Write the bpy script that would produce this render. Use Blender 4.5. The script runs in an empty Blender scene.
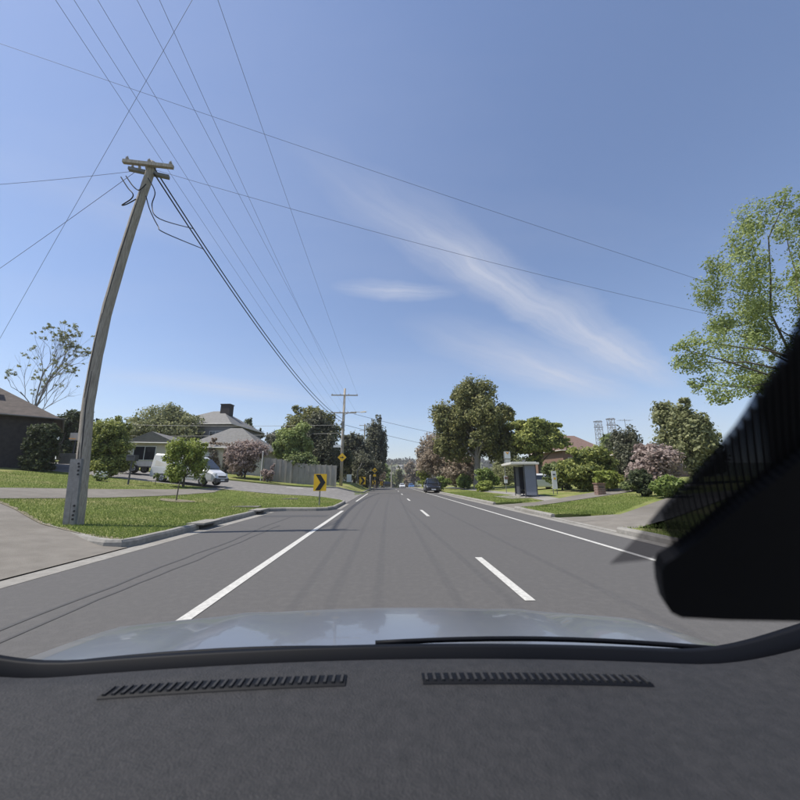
import bpy, bmesh, math, random
import numpy as np
from mathutils import Vector, Matrix

# ------------------------------------------------------------------ camera, sky, sun, exposure
S = bpy.context.scene
COL = S.collection
FPX, CAMH = 348.0, 1.35                       # focal length in pixels of an 800 px frame, lens height above the road
PITCH = math.atan(81 / FPX)
YAW = math.atan(14 / FPX * math.cos(PITCH))   # road runs along +Y, camera looks a little right of it
fwd = np.array([math.sin(YAW) * math.cos(PITCH), math.cos(YAW) * math.cos(PITCH), math.sin(PITCH)])
rgt = np.array([math.cos(YAW), -math.sin(YAW), 0.0])
upv = np.cross(rgt, fwd)
cd = bpy.data.cameras.new('camera')
cam = bpy.data.objects.new('camera', cd); COL.objects.link(cam)
cam.location = (0, 0, CAMH)
cam.rotation_euler = (math.pi / 2 + PITCH, 0, -YAW)
cd.sensor_width = 36.0
cd.lens = FPX / 800 * 36
cd.clip_start = 0.01; cd.clip_end = 8000
cd.dof.use_dof = True; cd.dof.focus_distance = 18.0; cd.dof.aperture_fstop = 6.0
S.camera = cam

SUN_EL, SUN_AZ = math.radians(61), math.radians(-97)   # azimuth measured from +Y towards +X: sun on the left, a touch behind
sd = Vector((math.sin(SUN_AZ) * math.cos(SUN_EL), math.cos(SUN_AZ) * math.cos(SUN_EL), math.sin(SUN_EL)))
sl = bpy.data.lights.new('sun', 'SUN'); sl.energy = 4.6; sl.angle = math.radians(0.53); sl.color = (1.0, 0.95, 0.87)
so = bpy.data.objects.new('sun', sl); COL.objects.link(so)
so.rotation_euler = (-sd).to_track_quat('-Z', 'Y').to_euler()

def ray(px, py): return fwd + rgt * (px - 400) / FPX + upv * (400 - py) / FPX
def sky_xy(px, py):
    d = ray(px, py); return d[0] / d[2], d[1] / d[2]

world = bpy.data.worlds.new('World'); S.world = world; world.use_nodes = True
wn, wl = world.node_tree.nodes, world.node_tree.links
bg = wn['Background']; bg.inputs[1].default_value = 0.112
sk = wn.new('ShaderNodeTexSky'); sk.sky_type = 'NISHITA'; sk.sun_disc = False
sk.sun_elevation = SUN_EL; sk.sun_rotation = SUN_AZ
sk.air_density = 1.15; sk.dust_density = 0.45; sk.ozone_density = 3.5; sk.altitude = 60
tc = wn.new('ShaderNodeTexCoord'); sep = wn.new('ShaderNodeSeparateXYZ'); wl.new(tc.outputs['Generated'], sep.inputs[0])
mz = wn.new('ShaderNodeMath'); mz.operation = 'MAXIMUM'; mz.inputs[1].default_value = 0.03; wl.new(sep.outputs[2], mz.inputs[0])
dx = wn.new('ShaderNodeMath'); dx.operation = 'DIVIDE'; wl.new(sep.outputs[0], dx.inputs[0]); wl.new(mz.outputs[0], dx.inputs[1])
dy = wn.new('ShaderNodeMath'); dy.operation = 'DIVIDE'; wl.new(sep.outputs[1], dy.inputs[0]); wl.new(mz.outputs[0], dy.inputs[1])
pl = wn.new('ShaderNodeCombineXYZ'); wl.new(dx.outputs[0], pl.inputs[0]); wl.new(dy.outputs[0], pl.inputs[1])   # a cirrus layer at unit height
nz = wn.new('ShaderNodeTexNoise'); nz.inputs['Scale'].default_value = 2.2; nz.inputs['Detail'].default_value = 5; wl.new(pl.outputs[0], nz.inputs['Vector'])
wsub = wn.new('ShaderNodeVectorMath'); wsub.operation = 'SUBTRACT'; wsub.inputs[1].default_value = (.5, .5, .5); wl.new(nz.outputs['Color'], wsub.inputs[0])
wsc = wn.new('ShaderNodeVectorMath'); wsc.operation = 'SCALE'; wsc.inputs['Scale'].default_value = 0.22; wl.new(wsub.outputs[0], wsc.inputs[0])
warp = wn.new('ShaderNodeVectorMath'); warp.operation = 'ADD'; wl.new(pl.outputs[0], warp.inputs[0]); wl.new(wsc.outputs[0], warp.inputs[1])
fl = wn.new('ShaderNodeVectorMath'); fl.operation = 'MULTIPLY'; fl.inputs[1].default_value = (1, 1, 0); wl.new(warp.outputs[0], fl.inputs[0])
total = None
def wmath(op, a, b):
    n = wn.new('ShaderNodeMath'); n.operation = op
    for i, v in enumerate((a, b)):
        if isinstance(v, (int, float)): n.inputs[i].default_value = v
        else: wl.new(v, n.inputs[i])
    return n.outputs[0]
for (ax, ay), (bx_, by_), hw, strength in [
        ((330, 168), (545, 320), .13, .55), ((480, 268), (668, 385), .10, .95), ((440, 330), (615, 398), .16, .8),
        ((340, 287), (450, 291), .075, .6), ((95, 372), (330, 402), .16, .5), ((575, 395), (700, 440), .25, .35), ((-60, 150), (240, 255), .12, .14)]:
    A, B = Vector(sky_xy(ax, ay)), Vector(sky_xy(bx_, by_)); c = (A + B) / 2; d = B - A
    mp = wn.new('ShaderNodeMapping'); mp.vector_type = 'TEXTURE'
    mp.inputs['Location'].default_value = (c.x, c.y, 0); mp.inputs['Rotation'].default_value = (0, 0, math.atan2(d.y, d.x))
    mp.inputs['Scale'].default_value = (d.length * .62, hw * 1.45 * max(1, c.length * .6), 1)
    wl.new(fl.outputs[0], mp.inputs[0])
    g = wn.new('ShaderNodeTexGradient'); g.gradient_type = 'SPHERICAL'; wl.new(mp.outputs[0], g.inputs[0])
    n2 = wn.new('ShaderNodeTexNoise'); n2.inputs['Scale'].default_value = 2.6; n2.inputs['Detail'].default_value = 6; n2.inputs['Roughness'].default_value = .62
    mp2 = wn.new('ShaderNodeMapping'); mp2.inputs['Scale'].default_value = (.42, 1.7, 1); wl.new(mp.outputs[0], mp2.inputs[0]); wl.new(mp2.outputs[0], n2.inputs['Vector'])
    mask = wmath('MULTIPLY', wmath('MULTIPLY', g.outputs['Fac'], strength * .85), wmath('MULTIPLY', n2.outputs['Fac'], 1.7))
    total = mask if total is None else wmath('ADD', total, mask)
n3 = wn.new('ShaderNodeTexNoise'); n3.inputs['Scale'].default_value = .7; n3.inputs['Detail'].default_value = 7
mp3 = wn.new('ShaderNodeMapping'); mp3.inputs['Rotation'].default_value = (0, 0, .9); mp3.inputs['Scale'].default_value = (.35, 1.3, 1); wl.new(warp.outputs[0], mp3.inputs[0]); wl.new(mp3.outputs[0], n3.inputs['Vector'])
thin = wmath('MULTIPLY', wmath('MAXIMUM', wmath('SUBTRACT', n3.outputs['Fac'], .52), 0.0), 0.5)
total = wmath('MINIMUM', wmath('ADD', total, thin), .62)
mixw = wn.new('ShaderNodeMixRGB'); mixw.inputs[2].default_value = (4.6, 4.75, 5.3, 1)
tint = wn.new('ShaderNodeMixRGB'); tint.blend_type = 'MULTIPLY'; tint.inputs[0].default_value = 1; tint.inputs[2].default_value = (1.02, .985, 1.03, 1); wl.new(sk.outputs[0], tint.inputs[1])
wl.new(total, mixw.inputs[0]); wl.new(tint.outputs[0], mixw.inputs[1]); wl.new(mixw.outputs[0], bg.inputs[0])

S.view_settings.view_transform = 'Standard'; S.view_settings.look = 'None'
S.view_settings.exposure = 0.42; S.view_settings.gamma = 1.0
HAZE = 0.00034
S.render.engine = 'CYCLES'
S.cycles.max_bounces = 6; S.cycles.diffuse_bounces = 3; S.cycles.glossy_bounces = 3; S.cycles.transparent_max_bounces = 12
S.cycles.use_denoising = True

# ------------------------------------------------------------------ ground shape
def sr(t, w):
    return 0.0 if t <= -w else (t if t >= w else (t + w) ** 2 / (4 * w))
def sm(a, b, t):
    t = min(1, max(0, (t - a) / (b - a))); return t * t * (3 - 2 * t)
def P(y):                                      # long profile of the road: level, then over a crest into a valley, then the far hill
    z = -0.0003 * max(0, min(y, 230) - 58) ** 2
    if y > 230: z += -0.103 * (1 - math.exp(-(y - 230) / 45)) * 45
    z += 52 * sm(290, 760, y)
    return z
def Hs(x, y):                                  # verge and garden height
    z = P(y) + 0.13
    if x < 0:
        z += 0.10 * min(sr(-x - 7, 3), 26) + 0.045 * sr(y - 22, 6) * sm(-2.3, -5.5, x) * (1 - sm(46, 75, y))
    else:
        z += 0.06 * min(sr(x - 7.5, 2), 30)
    return z
def hit(px, py, dz=0.0, far=160):
    d = ray(px, py); t, prev = 2.0, 2.0
    o = np.array([0, 0, CAMH])
    while t < far:
        p = o + d * t
        if p[2] <= Hs(p[0], p[1]) + dz:
            a, b = prev, t
            for _ in range(30):
                m = (a + b) / 2; p = o + d * m
                if p[2] <= Hs(p[0], p[1]) + dz: b = m
                else: a = m
            return Vector(p)
        prev = t; t += 0.25
    return Vector(o + d * far)
def atY(px, py, Y):
    d = ray(px, py); return Vector(np.array([0, 0, CAMH]) + d * Y / d[1])
def road(px, py, z=0.0):
    d = ray(px, py); return Vector(np.array([0, 0, CAMH]) + d * (z - CAMH) / d[2])
def spot(px, Y):
    x = atY(px, 481, Y).x; return Vector((x, Y, Hs(x, Y)))

# ------------------------------------------------------------------ materials
def mat(name, c1, c2=None, scale=6.0, rough=.8, metal=0.0, bump=0.0, bscale=None, detail=5, spec=.4, c3=None, coat=0.0, stretch=None):
    m = bpy.data.materials.new(name); m.use_nodes = True
    n, l = m.node_tree.nodes, m.node_tree.links; b = n['Principled BSDF']
    b.inputs['Base Color'].default_value = (*c1, 1); b.inputs['Roughness'].default_value = rough; b.inputs['Metallic'].default_value = metal
    b.inputs['Specular IOR Level'].default_value = spec; b.inputs['Coat Weight'].default_value = coat
    t = n.new('ShaderNodeTexCoord'); vec = t.outputs['Object']
    if stretch:
        mp = n.new('ShaderNodeMapping'); mp.inputs['Scale'].default_value = stretch; l.new(vec, mp.inputs[0]); vec = mp.outputs[0]
    if c2:
        x = n.new('ShaderNodeTexNoise'); x.inputs['Scale'].default_value = scale; x.inputs['Detail'].default_value = detail; x.inputs['Roughness'].default_value = .65
        l.new(vec, x.inputs['Vector'])
        r = n.new('ShaderNodeValToRGB'); r.color_ramp.elements[0].position = .32; r.color_ramp.elements[1].position = .68
        r.color_ramp.elements[0].color = (*c1, 1); r.color_ramp.elements[1].color = (*c2, 1)
        l.new(x.outputs['Fac'], r.inputs[0]); out = r.outputs[0]
        if c3:
            y = n.new('ShaderNodeTexNoise'); y.inputs['Scale'].default_value = scale * .13; y.inputs['Detail'].default_value = 3; l.new(t.outputs['Object'], y.inputs['Vector'])
            rr = n.new('ShaderNodeValToRGB'); rr.color_ramp.elements[0].position = .45; rr.color_ramp.elements[1].position = .7; l.new(y.outputs['Fac'], rr.inputs[0])
            mx = n.new('ShaderNodeMixRGB'); mx.inputs[2].default_value = (*c3, 1); l.new(rr.outputs[0], mx.inputs[0]); l.new(out, mx.inputs[1]); out = mx.outputs[0]
        l.new(out, b.inputs['Base Color'])
    if bump:
        x = n.new('ShaderNodeTexNoise'); x.inputs['Scale'].default_value = bscale or scale * 4; x.inputs['Detail'].default_value = 4; l.new(vec, x.inputs['Vector'])
        bp = n.new('ShaderNodeBump'); bp.inputs['Strength'].default_value = bump; bp.inputs['Distance'].default_value = .05; l.new(x.outputs['Fac'], bp.inputs['Height']); l.new(bp.outputs[0], b.inputs['Normal'])
    return m
def leafmat(name, dark, light, trans=.42):
    m = bpy.data.materials.new(name); m.use_nodes = True
    n, l = m.node_tree.nodes, m.node_tree.links; b = n['Principled BSDF']; o = n['Material Output']
    g = n.new('ShaderNodeNewGeometry'); r = n.new('ShaderNodeValToRGB')
    t = n.new('ShaderNodeTexCoord'); x = n.new('ShaderNodeTexNoise'); x.inputs['Scale'].default_value = .55; x.inputs['Detail'].default_value = 2; l.new(t.outputs['Object'], x.inputs['Vector'])
    a = n.new('ShaderNodeMath'); a.operation = 'ADD'; l.new(g.outputs['Random Per Island'], a.inputs[0]); l.new(x.outputs['Fac'], a.inputs[1])
    h = n.new('ShaderNodeMath'); h.operation = 'MULTIPLY'; h.inputs[1].default_value = .5; l.new(a.outputs[0], h.inputs[0]); l.new(h.outputs[0], r.inputs[0])
    r.color_ramp.elements[0].position = .2; r.color_ramp.elements[1].position = .85
    r.color_ramp.elements[0].color = (*dark, 1); r.color_ramp.elements[1].color = (*light, 1)
    l.new(r.outputs[0], b.inputs['Base Color']); b.inputs['Roughness'].default_value = .55; b.inputs['Specular IOR Level'].default_value = .3
    tr = n.new('ShaderNodeBsdfTranslucent'); l.new(r.outputs[0], tr.inputs[0])
    mx = n.new('ShaderNodeMixShader'); mx.inputs[0].default_value = trans; l.new(b.outputs[0], mx.inputs[1]); l.new(tr.outputs[0], mx.inputs[2]); l.new(mx.outputs[0], o.inputs[0])
    return m
M = {}
M['asphalt'] = mat('asphalt', (.070, .067, .064), (.112, .107, .102), scale=85, rough=.85, bump=.12, bscale=160, c3=(.103, .098, .093), spec=.25)
M['asphalt2'] = mat('asphalt2', (.15, .142, .135), (.205, .195, .185), scale=20, rough=.9, bump=.3, bscale=120, c3=(.23, .22, .205), spec=.2)
M['concrete'] = mat('concrete', (.21, .20, .18), (.31, .295, .265), scale=7, rough=.9, bump=.3, bscale=60, c3=(.22, .205, .18), spec=.2)
M['gravelly'] = mat('gravelly', (.165, .150, .128), (.215, .197, .170), scale=2.5, rough=.92, bump=.4, bscale=70, c3=(.145, .132, .112), spec=.2)
M['paint'] = mat('paint', (.36, .35, .32), (.56, .545, .50), scale=18, rough=.7, detail=8)
M['grass'] = mat('grass', (.132, .168, .042), (.218, .245, .076), scale=3.5, rough=.95, bump=.8, bscale=55, c3=(.29, .27, .12), spec=.1, detail=9)
M['soil'] = mat('soil', (.16, .135, .09), (.24, .205, .14), scale=3, rough=1, bump=.5)
M['earth'] = mat('earth', (.075, .095, .035), (.12, .13, .06), scale=.15, rough=1)
M['wood'] = mat('wood', (.27, .235, .19), (.52, .465, .385), scale=5, rough=.9, bump=.7, bscale=22, stretch=(7, 7, .5))
M['steel'] = mat('steel', (.17, .168, .16), (.25, .245, .235), scale=6, rough=.65, metal=.3)
M['darksteel'] = mat('darksteel', (.06, .06, .065), (.09, .09, .095), scale=6, rough=.5)
M['wire'] = mat('wire', (.02, .02, .022), rough=.6)
M['alu'] = mat('alu', (.09, .09, .10), rough=.5)
M['ceramic'] = mat('ceramic', (.35, .33, .32), rough=.3)
M['yellow'] = mat('yellow', (.78, .47, .02), (.70, .42, .02), scale=8, rough=.45)
M['black'] = mat('black', (.012, .012, .014), rough=.5)
M['white'] = mat('white', (.74, .74, .72), (.64, .64, .62), scale=3, rough=.5)
M['offwhite'] = mat('offwhite', (.60, .58, .53), (.50, .48, .43), scale=2, rough=.8)
M['orange'] = mat('orange', (.80, .36, .02), rough=.5)
M['brickdark'] = mat('brickdark', (.035, .032, .032), (.06, .052, .05), scale=4, rough=.9)
M['brickred'] = mat('brickred', (.17, .105, .08), (.23, .145, .11), scale=8, rough=.9)
M['cream'] = mat('cream', (.48, .43, .35), (.56, .51, .42), scale=1.5, rough=.85)
M['greywall'] = mat('greywall', (.17, .165, .165), (.22, .215, .21), scale=1.5, rough=.85)
M['fencegrey'] = mat('fencegrey', (.25, .23, .20), (.34, .315, .275), scale=3, rough=.9, stretch=(1, 1, .3))
def tilemat(name, c1, c2, pitch=.32):
    m = mat(name, c1, c2, scale=3, rough=.85); n, l = m.node_tree.nodes, m.node_tree.links; b = n['Principled BSDF']
    t = n.new('ShaderNodeTexCoord'); w = n.new('ShaderNodeTexWave'); w.bands_direction = 'Z'; w.wave_profile = 'SAW'; w.inputs['Scale'].default_value = .314 / pitch * 2
    l.new(t.outputs['Object'], w.inputs['Vector']); bp = n.new('ShaderNodeBump'); bp.inputs['Strength'].default_value = .9; bp.inputs['Distance'].default_value = .06
    l.new(w.outputs['Fac'], bp.inputs['Height']); l.new(bp.outputs[0], b.inputs['Normal']); return m
M['tilebrown'] = tilemat('tilebrown', (.075, .062, .053), (.125, .10, .085))
M['tilegrey'] = tilemat('tilegrey', (.155, .15, .14), (.215, .21, .20))
M['tilered'] = tilemat('tilered', (.155, .10, .08), (.21, .14, .115))
M['glass'] = mat('glass', (.015, .018, .022), rough=.08, spec=.8)
M['carwhite'] = mat('carwhite', (.66, .66, .65), rough=.3, coat=.6)
M['carblack'] = mat('carblack', (.012, .012, .016), rough=.25, coat=.8)
M['carblue'] = mat('carblue', (.06, .14, .32), rough=.3, coat=.6)
M['carsilver'] = mat('carsilver', (.40, .41, .43), rough=.3, metal=.3, coat=.5)
M['rubber'] = mat('rubber', (.018, .018, .018), rough=.85)
M['lamp'] = mat('lamp', (.72, .74, .76), rough=.15, spec=.8)
M['bonnet'] = mat('bonnet', (.20, .21, .235), (.23, .24, .265), scale=2, rough=.30, metal=.5, coat=.4)
M['dash'] = mat('dash', (.013, .013, .014), (.024, .023, .024), scale=60, rough=.75, bump=.25, bscale=300)
M['blackplastic'] = mat('blackplastic', (.0035, .004, .006), rough=.6, spec=.15)
M['bark'] = mat('bark', (.07, .058, .045), (.15, .125, .10), scale=6, rough=.95, bump=.6, stretch=(3, 3, .7))
M['barkgrey'] = mat('barkgrey', (.16, .145, .13), (.25, .23, .205), scale=6, rough=.95, bump=.5, stretch=(3, 3, .7))
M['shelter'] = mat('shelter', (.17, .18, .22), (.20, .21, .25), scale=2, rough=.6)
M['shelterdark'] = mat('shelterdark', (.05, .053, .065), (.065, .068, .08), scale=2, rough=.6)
L = {
 'dark': leafmat('leaf_dark', (0.043, 0.057, 0.031), (0.142, 0.167, 0.078)),
 'mid': leafmat('leaf_mid', (0.090, 0.131, 0.053), (0.323, 0.362, 0.138)),
 'oak': leafmat('leaf_oak', (0.099, 0.121, 0.048), (0.345, 0.327, 0.127)),
 'glossy': leafmat('leaf_glossy', (0.078, 0.114, 0.039), (0.481, 0.499, 0.144)),
 'olive': leafmat('leaf_olive', (0.152, 0.169, 0.077), (0.373, 0.380, 0.195)),
 'lime': leafmat('leaf_lime', (0.180, 0.235, 0.048), (0.432, 0.470, 0.124), .4),
 'spring': leafmat('leaf_spring', (0.179, 0.232, 0.067), (0.421, 0.479, 0.190), .4),
 'green': leafmat('leaf_green', (0.107, 0.167, 0.045), (0.354, 0.413, 0.122)),
 'pink': leafmat('leaf_pink', (.27, .205, .18), (.50, .41, .37)) if True else leafmat('x', (0.256, 0.173, 0.143), (0.540, 0.406, 0.346)),
 'brown': leafmat('leaf_brown', (0.216, 0.174, 0.131), (0.492, 0.405, 0.305)),
 'rust': leafmat('leaf_rust', (0.163, 0.125, 0.088), (0.350, 0.275, 0.200)),
 'casu': leafmat('leaf_casuarina', (0.082, 0.091, 0.060), (0.221, 0.220, 0.147)),
 'grass': leafmat('blade', (0.113, 0.164, 0.035), (0.286, 0.334, 0.092), .35),
 'hill': leafmat('leaf_hill', (0.102, 0.109, 0.082), (0.212, 0.212, 0.162)),
}

# ------------------------------------------------------------------ mesh helpers
def link(name, me, m, parent=None, smooth=False):
    o = bpy.data.objects.new(name, me); COL.objects.link(o)
    if m is not None and not me.materials: me.materials.append(M[m] if isinstance(m, str) else m)
    if parent is not None: o.parent = parent
    if smooth: me.polygons.foreach_set('use_smooth', [True] * len(me.polygons))
    return o
def raw(name, v, f, m, parent=None, smooth=False):
    me = bpy.data.meshes.new(name); me.from_pydata([tuple(x) for x in v], [], f); me.update()
    return link(name, me, m, parent, smooth)
def tag(o, label=None, cat=None, group=None, kind=None):
    if label: o['label'] = label
    if cat: o['category'] = cat
    if group: o['group'] = group
    if kind: o['kind'] = kind
    return o
def empty(name, loc, rz=0.0):
    o = bpy.data.objects.new(name, None); COL.objects.link(o); o.empty_display_size = .1
    o.location = loc; o.rotation_euler = (0, 0, rz); return o
class MB:
    def __init__(s): s.v, s.f = [], []
    def add(s, v, f):
        k = len(s.v); s.v += [tuple(x) for x in v]; s.f += [tuple(i + k for i in q) for q in f]; return s
    def box(s, c, d, rz=0.0, rot=None):
        hx, hy, hz = d[0] / 2, d[1] / 2, d[2] / 2
        R = rot if rot is not None else Matrix.Rotation(rz, 3, 'Z')
        vs = [Vector(c) + R @ Vector((x, y, z)) for z in (-hz, hz) for x, y in ((-hx, -hy), (hx, -hy), (hx, hy), (-hx, hy))]
        return s.add(vs, [(3, 2, 1, 0), (4, 5, 6, 7), (0, 1, 5, 4), (1, 2, 6, 5), (2, 3, 7, 6), (3, 0, 4, 7)])
    def tube(s, pts, rad, n=8, caps=True):
        pts = [Vector(p) for p in pts]
        if not hasattr(rad, '__len__'): rad = [rad] * len(pts)
        vs, fs = [], []; prev = None
        for i, p in enumerate(pts):
            t = (pts[min(i + 1, len(pts) - 1)] - pts[max(i - 1, 0)]).normalized()
            if prev is None: a = t.cross(Vector((0, 0, 1)) if abs(t.z) < .9 else Vector((1, 0, 0))).normalized()
            else: a = (prev - t * prev.dot(t)).normalized()
            prev = a; b = t.cross(a)
            vs += [p + (a * math.cos(2 * math.pi * k / n) + b * math.sin(2 * math.pi * k / n)) * rad[i] for k in range(n)]
        for i in range(len(pts) - 1):
            for k in range(n):
                fs.append((i * n + k, i * n + (k + 1) % n, (i + 1) * n + (k + 1) % n, (i + 1) * n + k))
        if caps: fs += [tuple(range(n - 1, -1, -1)), tuple((len(pts) - 1) * n + k for k in range(n))]
        return s.add(vs, fs)
    def prism(s, poly, O, U, V, W):             # outline in the U,V plane at O, thickness vector W
        O, U, V, W = map(Vector, (O, U, V, W)); n = len(poly)
        a = [O + U * p[0] + V * p[1] for p in poly]
        fs = [tuple(range(n - 1, -1, -1)), tuple(range(n, 2 * n))] + [(i, (i + 1) % n, n + (i + 1) % n, n + i) for i in range(n)]
        return s.add(a + [q + W for q in a], fs)
    def build(s, name, m, parent=None, smooth=False, bevel=0.0):
        me = bpy.data.meshes.new(name); me.from_pydata(s.v, [], s.f); me.update()
        if bevel:
            b = bmesh.new(); b.from_mesh(me); bmesh.ops.recalc_face_normals(b, faces=b.faces)
            bmesh.ops.bevel(b, geom=list(b.edges), offset=bevel, segments=2, affect='EDGES', clamp_overlap=True); b.to_mesh(me); b.free()
        return link(name, me, m, parent, smooth)
def patch(name, poly, m, zf, res=1.0, parent=None, kind='structure'):
    from mathutils.geometry import tessellate_polygon
    b = bmesh.new(); vs = [b.verts.new((x, y, 0)) for x, y in poly]
    for tri in tessellate_polygon([[Vector((x, y, 0)) for x, y in poly]]): b.faces.new([vs[i] for i in tri])
    xs = [p[0] for p in poly]; ys = [p[1] for p in poly]
    for lo, hi, ax in ((min(xs), max(xs), 0), (min(ys), max(ys), 1)):
        c = math.floor(lo / res) * res + res
        while c < hi:
            co = [0, 0, 0]; no = [0, 0, 0]; co[ax] = c; no[ax] = 1
            bmesh.ops.bisect_plane(b, geom=list(b.verts) + list(b.edges) + list(b.faces), plane_co=co, plane_no=no); 
            c += res if abs(c) < 30 else res * 3
    for v in b.verts: v.co.z = zf(v.co.x, v.co.y)
    bmesh.ops.recalc_face_normals(b, faces=b.faces)
    if sum(f.normal.z for f in b.faces) < 0: bmesh.ops.reverse_faces(b, faces=b.faces)
    if m == 'grass':
        be = [e for e in b.edges if len(e.link_faces) == 1]; ex = bmesh.ops.extrude_edge_only(b, edges=be)
        for v in ex['geom']:
            if isinstance(v, bmesh.types.BMVert): v.co.z -= .22
    me = bpy.data.meshes.new(name); b.to_mesh(me); b.free()
    o = link(name, me, m, parent, m != 'grass')
    if kind and parent is None: o['kind'] = kind
    return o

# ------------------------------------------------------------------ the setting
def axis(segs):
    out = [segs[0][0]]
    for a, b, st in segs:
        n = max(1, round((b - a) / st)); out += [a + (b - a) * (i + 1) / n for i in range(n)]
    return out
gx = axis([(-2500, -300, 220), (-300, -60, 20), (-60, 60, 2), (60, 300, 20), (300, 2500, 220)])
gy = axis([(-300, -40, 40), (-40, 100, 2), (100, 320, 10), (320, 900, 20), (900, 4000, 300)])
gv = [(x, y, Hs(x, y) - .2) for y in gy for x in gx]; nx = len(gx)
gf = [(j * nx + i, j * nx + i + 1, (j + 1) * nx + i + 1, (j + 1) * nx + i) for j in range(len(gy) - 1) for i in range(nx - 1)]
g = raw('ground', gv, gf, 'earth', smooth=True); g['kind'] = 'structure'

KL, KI, KR = -5.3, -2.45, 6.15                # kerb faces: parking bay, build-out, right side
isl = [(KL, 16.2), (KL + .05, 16.7), (-4.6, 16.95), (-3.2, 16.95), (-2.7, 17.2), (KI, 17.9), (KI, 21.8), (-2.55, 23.0), (-3.0, 24.2), (-4.0, 25.4), (-6.0, 26.0), (-10, 26.3), (-16, 26.3), (-24, 26.8), (-45, 30)]
farc = [(-45, 36.5), (-24, 35.2), (-12, 35.0), (-7, 35.6), (-4.2, 37.2), (-3.0, 39.0), (KI, 41.5), (KI, 60), (KI, 130)]
Zr = lambda x, y: P(y)
rd = patch('road', [(KL - .3, -25), (KR + .3, -25), (KR + .3, 130), (KI - .3, 130), (KI - .3, 42), (KI - .3, 23.3), (KI - .3, 17.4), (KL - .3, 17.2)], 'asphalt', Zr, 2.0)
def side_z(x, y):
    return max(P(y) + .004, Hs(x, y) - .12 - .006)
patch('side_road', [(KI - .02, 22.6)] + [(x, y - .15) for x, y in isl[7:]] + [(x, y + .15) for x, y in farc[:6]] + [(KI - .02, 42.2)], 'asphalt2', lambda x, y: side_z(x, y) + .006 * 1, 1.0)
drive_edge = [(KL - .15, 7.9), (-6.2, 8.15), (-8.5, 9.4), (-11, 11.2), (-14.5, 13.4), (-22, 18), (-45, 24)]
def drive_z(x, y): return P(y) + .02 + (Hs(x, y) - P(y)) * sm(-5.35, -6.9, x)
patch('driveway', [(KL - .02, -8), (KL - .02, 7.9)] + drive_edge[1:] + [(-45, -8)], 'gravelly', drive_z, 1.0)
patch('lawn_front', drive_edge[::-1] + [(KL - .12, 8.2)] + [(x - .12, y) for x, y in isl[:2]] + [(-4.6, 17.1), (-3.2, 17.1), (-2.8, 17.35), (KI - .14, 18), (KI - .14, 21.8)] + [(x - .1, y - .12) for x, y in isl[7:]], 'grass', Hs, 1.0)
patch('lawn_back', farc[:1] + [(x - .1, y + .12) for x, y in farc[1:6]] + [(KI - .14, 41.5), (KI - .14, 130), (-110, 130), (-110, 30), (-45, 30)], 'grass', Hs, 1.5)
vs = []
ee = []
for (x0, y0), (x1, y1) in zip(drive_edge[:5], drive_edge[1:6]):
    for q in range(12): ee.append((x0 + (x1 - x0) * q / 12, y0 + (y1 - y0) * q / 12))
er = random.Random(8)
for x, y in ee: w_ = er.uniform(.10, .34); vs += [(x + .02, y - .03, max(drive_z(x, y), Hs(x, y)) + .012), (x - w_ * .5, y + w_, Hs(x - w_ * .5, y + w_) + .014)]
raw('soil_edge', vs, [(2 * i, 2 * i + 2, 2 * i + 3, 2 * i + 1) for i in range(len(ee) - 1)], 'soil')['kind'] = 'structure'
# right verge: crossovers cut through the kerb
CO = [(9.6, 13.4), (17.2, 20.6)]
gaps = [(-20, CO[0][0]), (CO[0][1], CO[1][0]), (CO[1][1], 130)]
patch('lawn_right', [(8.2, -20), (70, -20), (70, 130), (8.2, 130)], 'grass', Hs, 1.5)
for k, (a, b_) in enumerate(gaps):
    patch('verge_strip', [(KR + .12, a), (8.2, a + (.9 if k else 0)), (8.2, b_ - (.9 if k < 2 else 0)), (KR + .12, b_)], 'grass', Hs, 1.0)
def cross_z(x, y): return P(y) + .025 + (Hs(x, y) - P(y)) * sm(6.2, 8.2, x)
for a, b_, (tx, ty), w in ((CO[0][0], CO[0][1], (15.5, 17.2), 1.5), (CO[1][0], CO[1][1], (17.5, 25.5), 1.6)):
    patch('crossover', [(KR + .05, a), (8.2, a + .9), (tx, ty - w), (24, ty + 1 - w), (24, ty + 1 + w), (tx, ty + w), (8.2, b_ - .9), (KR + .05, b_)], 'gravelly', cross_z, .8)
patch('footpath', [(9.1, 20.3), (10.4, 20.6), (11.2, 26), (11.2, 60), (9.9, 60), (9.9, 26)], 'concrete', lambda x, y: Hs(x, y) + .018, 1.0)
fp = [hit(-60, 500), hit(0, 499), hit(60, 498.7), hit(110, 498), hit(175, 495.5), hit(214, 492.5)]; fq = [hit(-60, 488), hit(0, 488), hit(60, 488.8), hit(110, 489.5), hit(175, 489.5), hit(226, 488)]
patch('footpath', [(p.x, p.y) for p in fp] + [(p.x, p.y) for p in fq[::-1]], 'gravelly', lambda x, y: Hs(x, y) + .02, .7)

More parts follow.
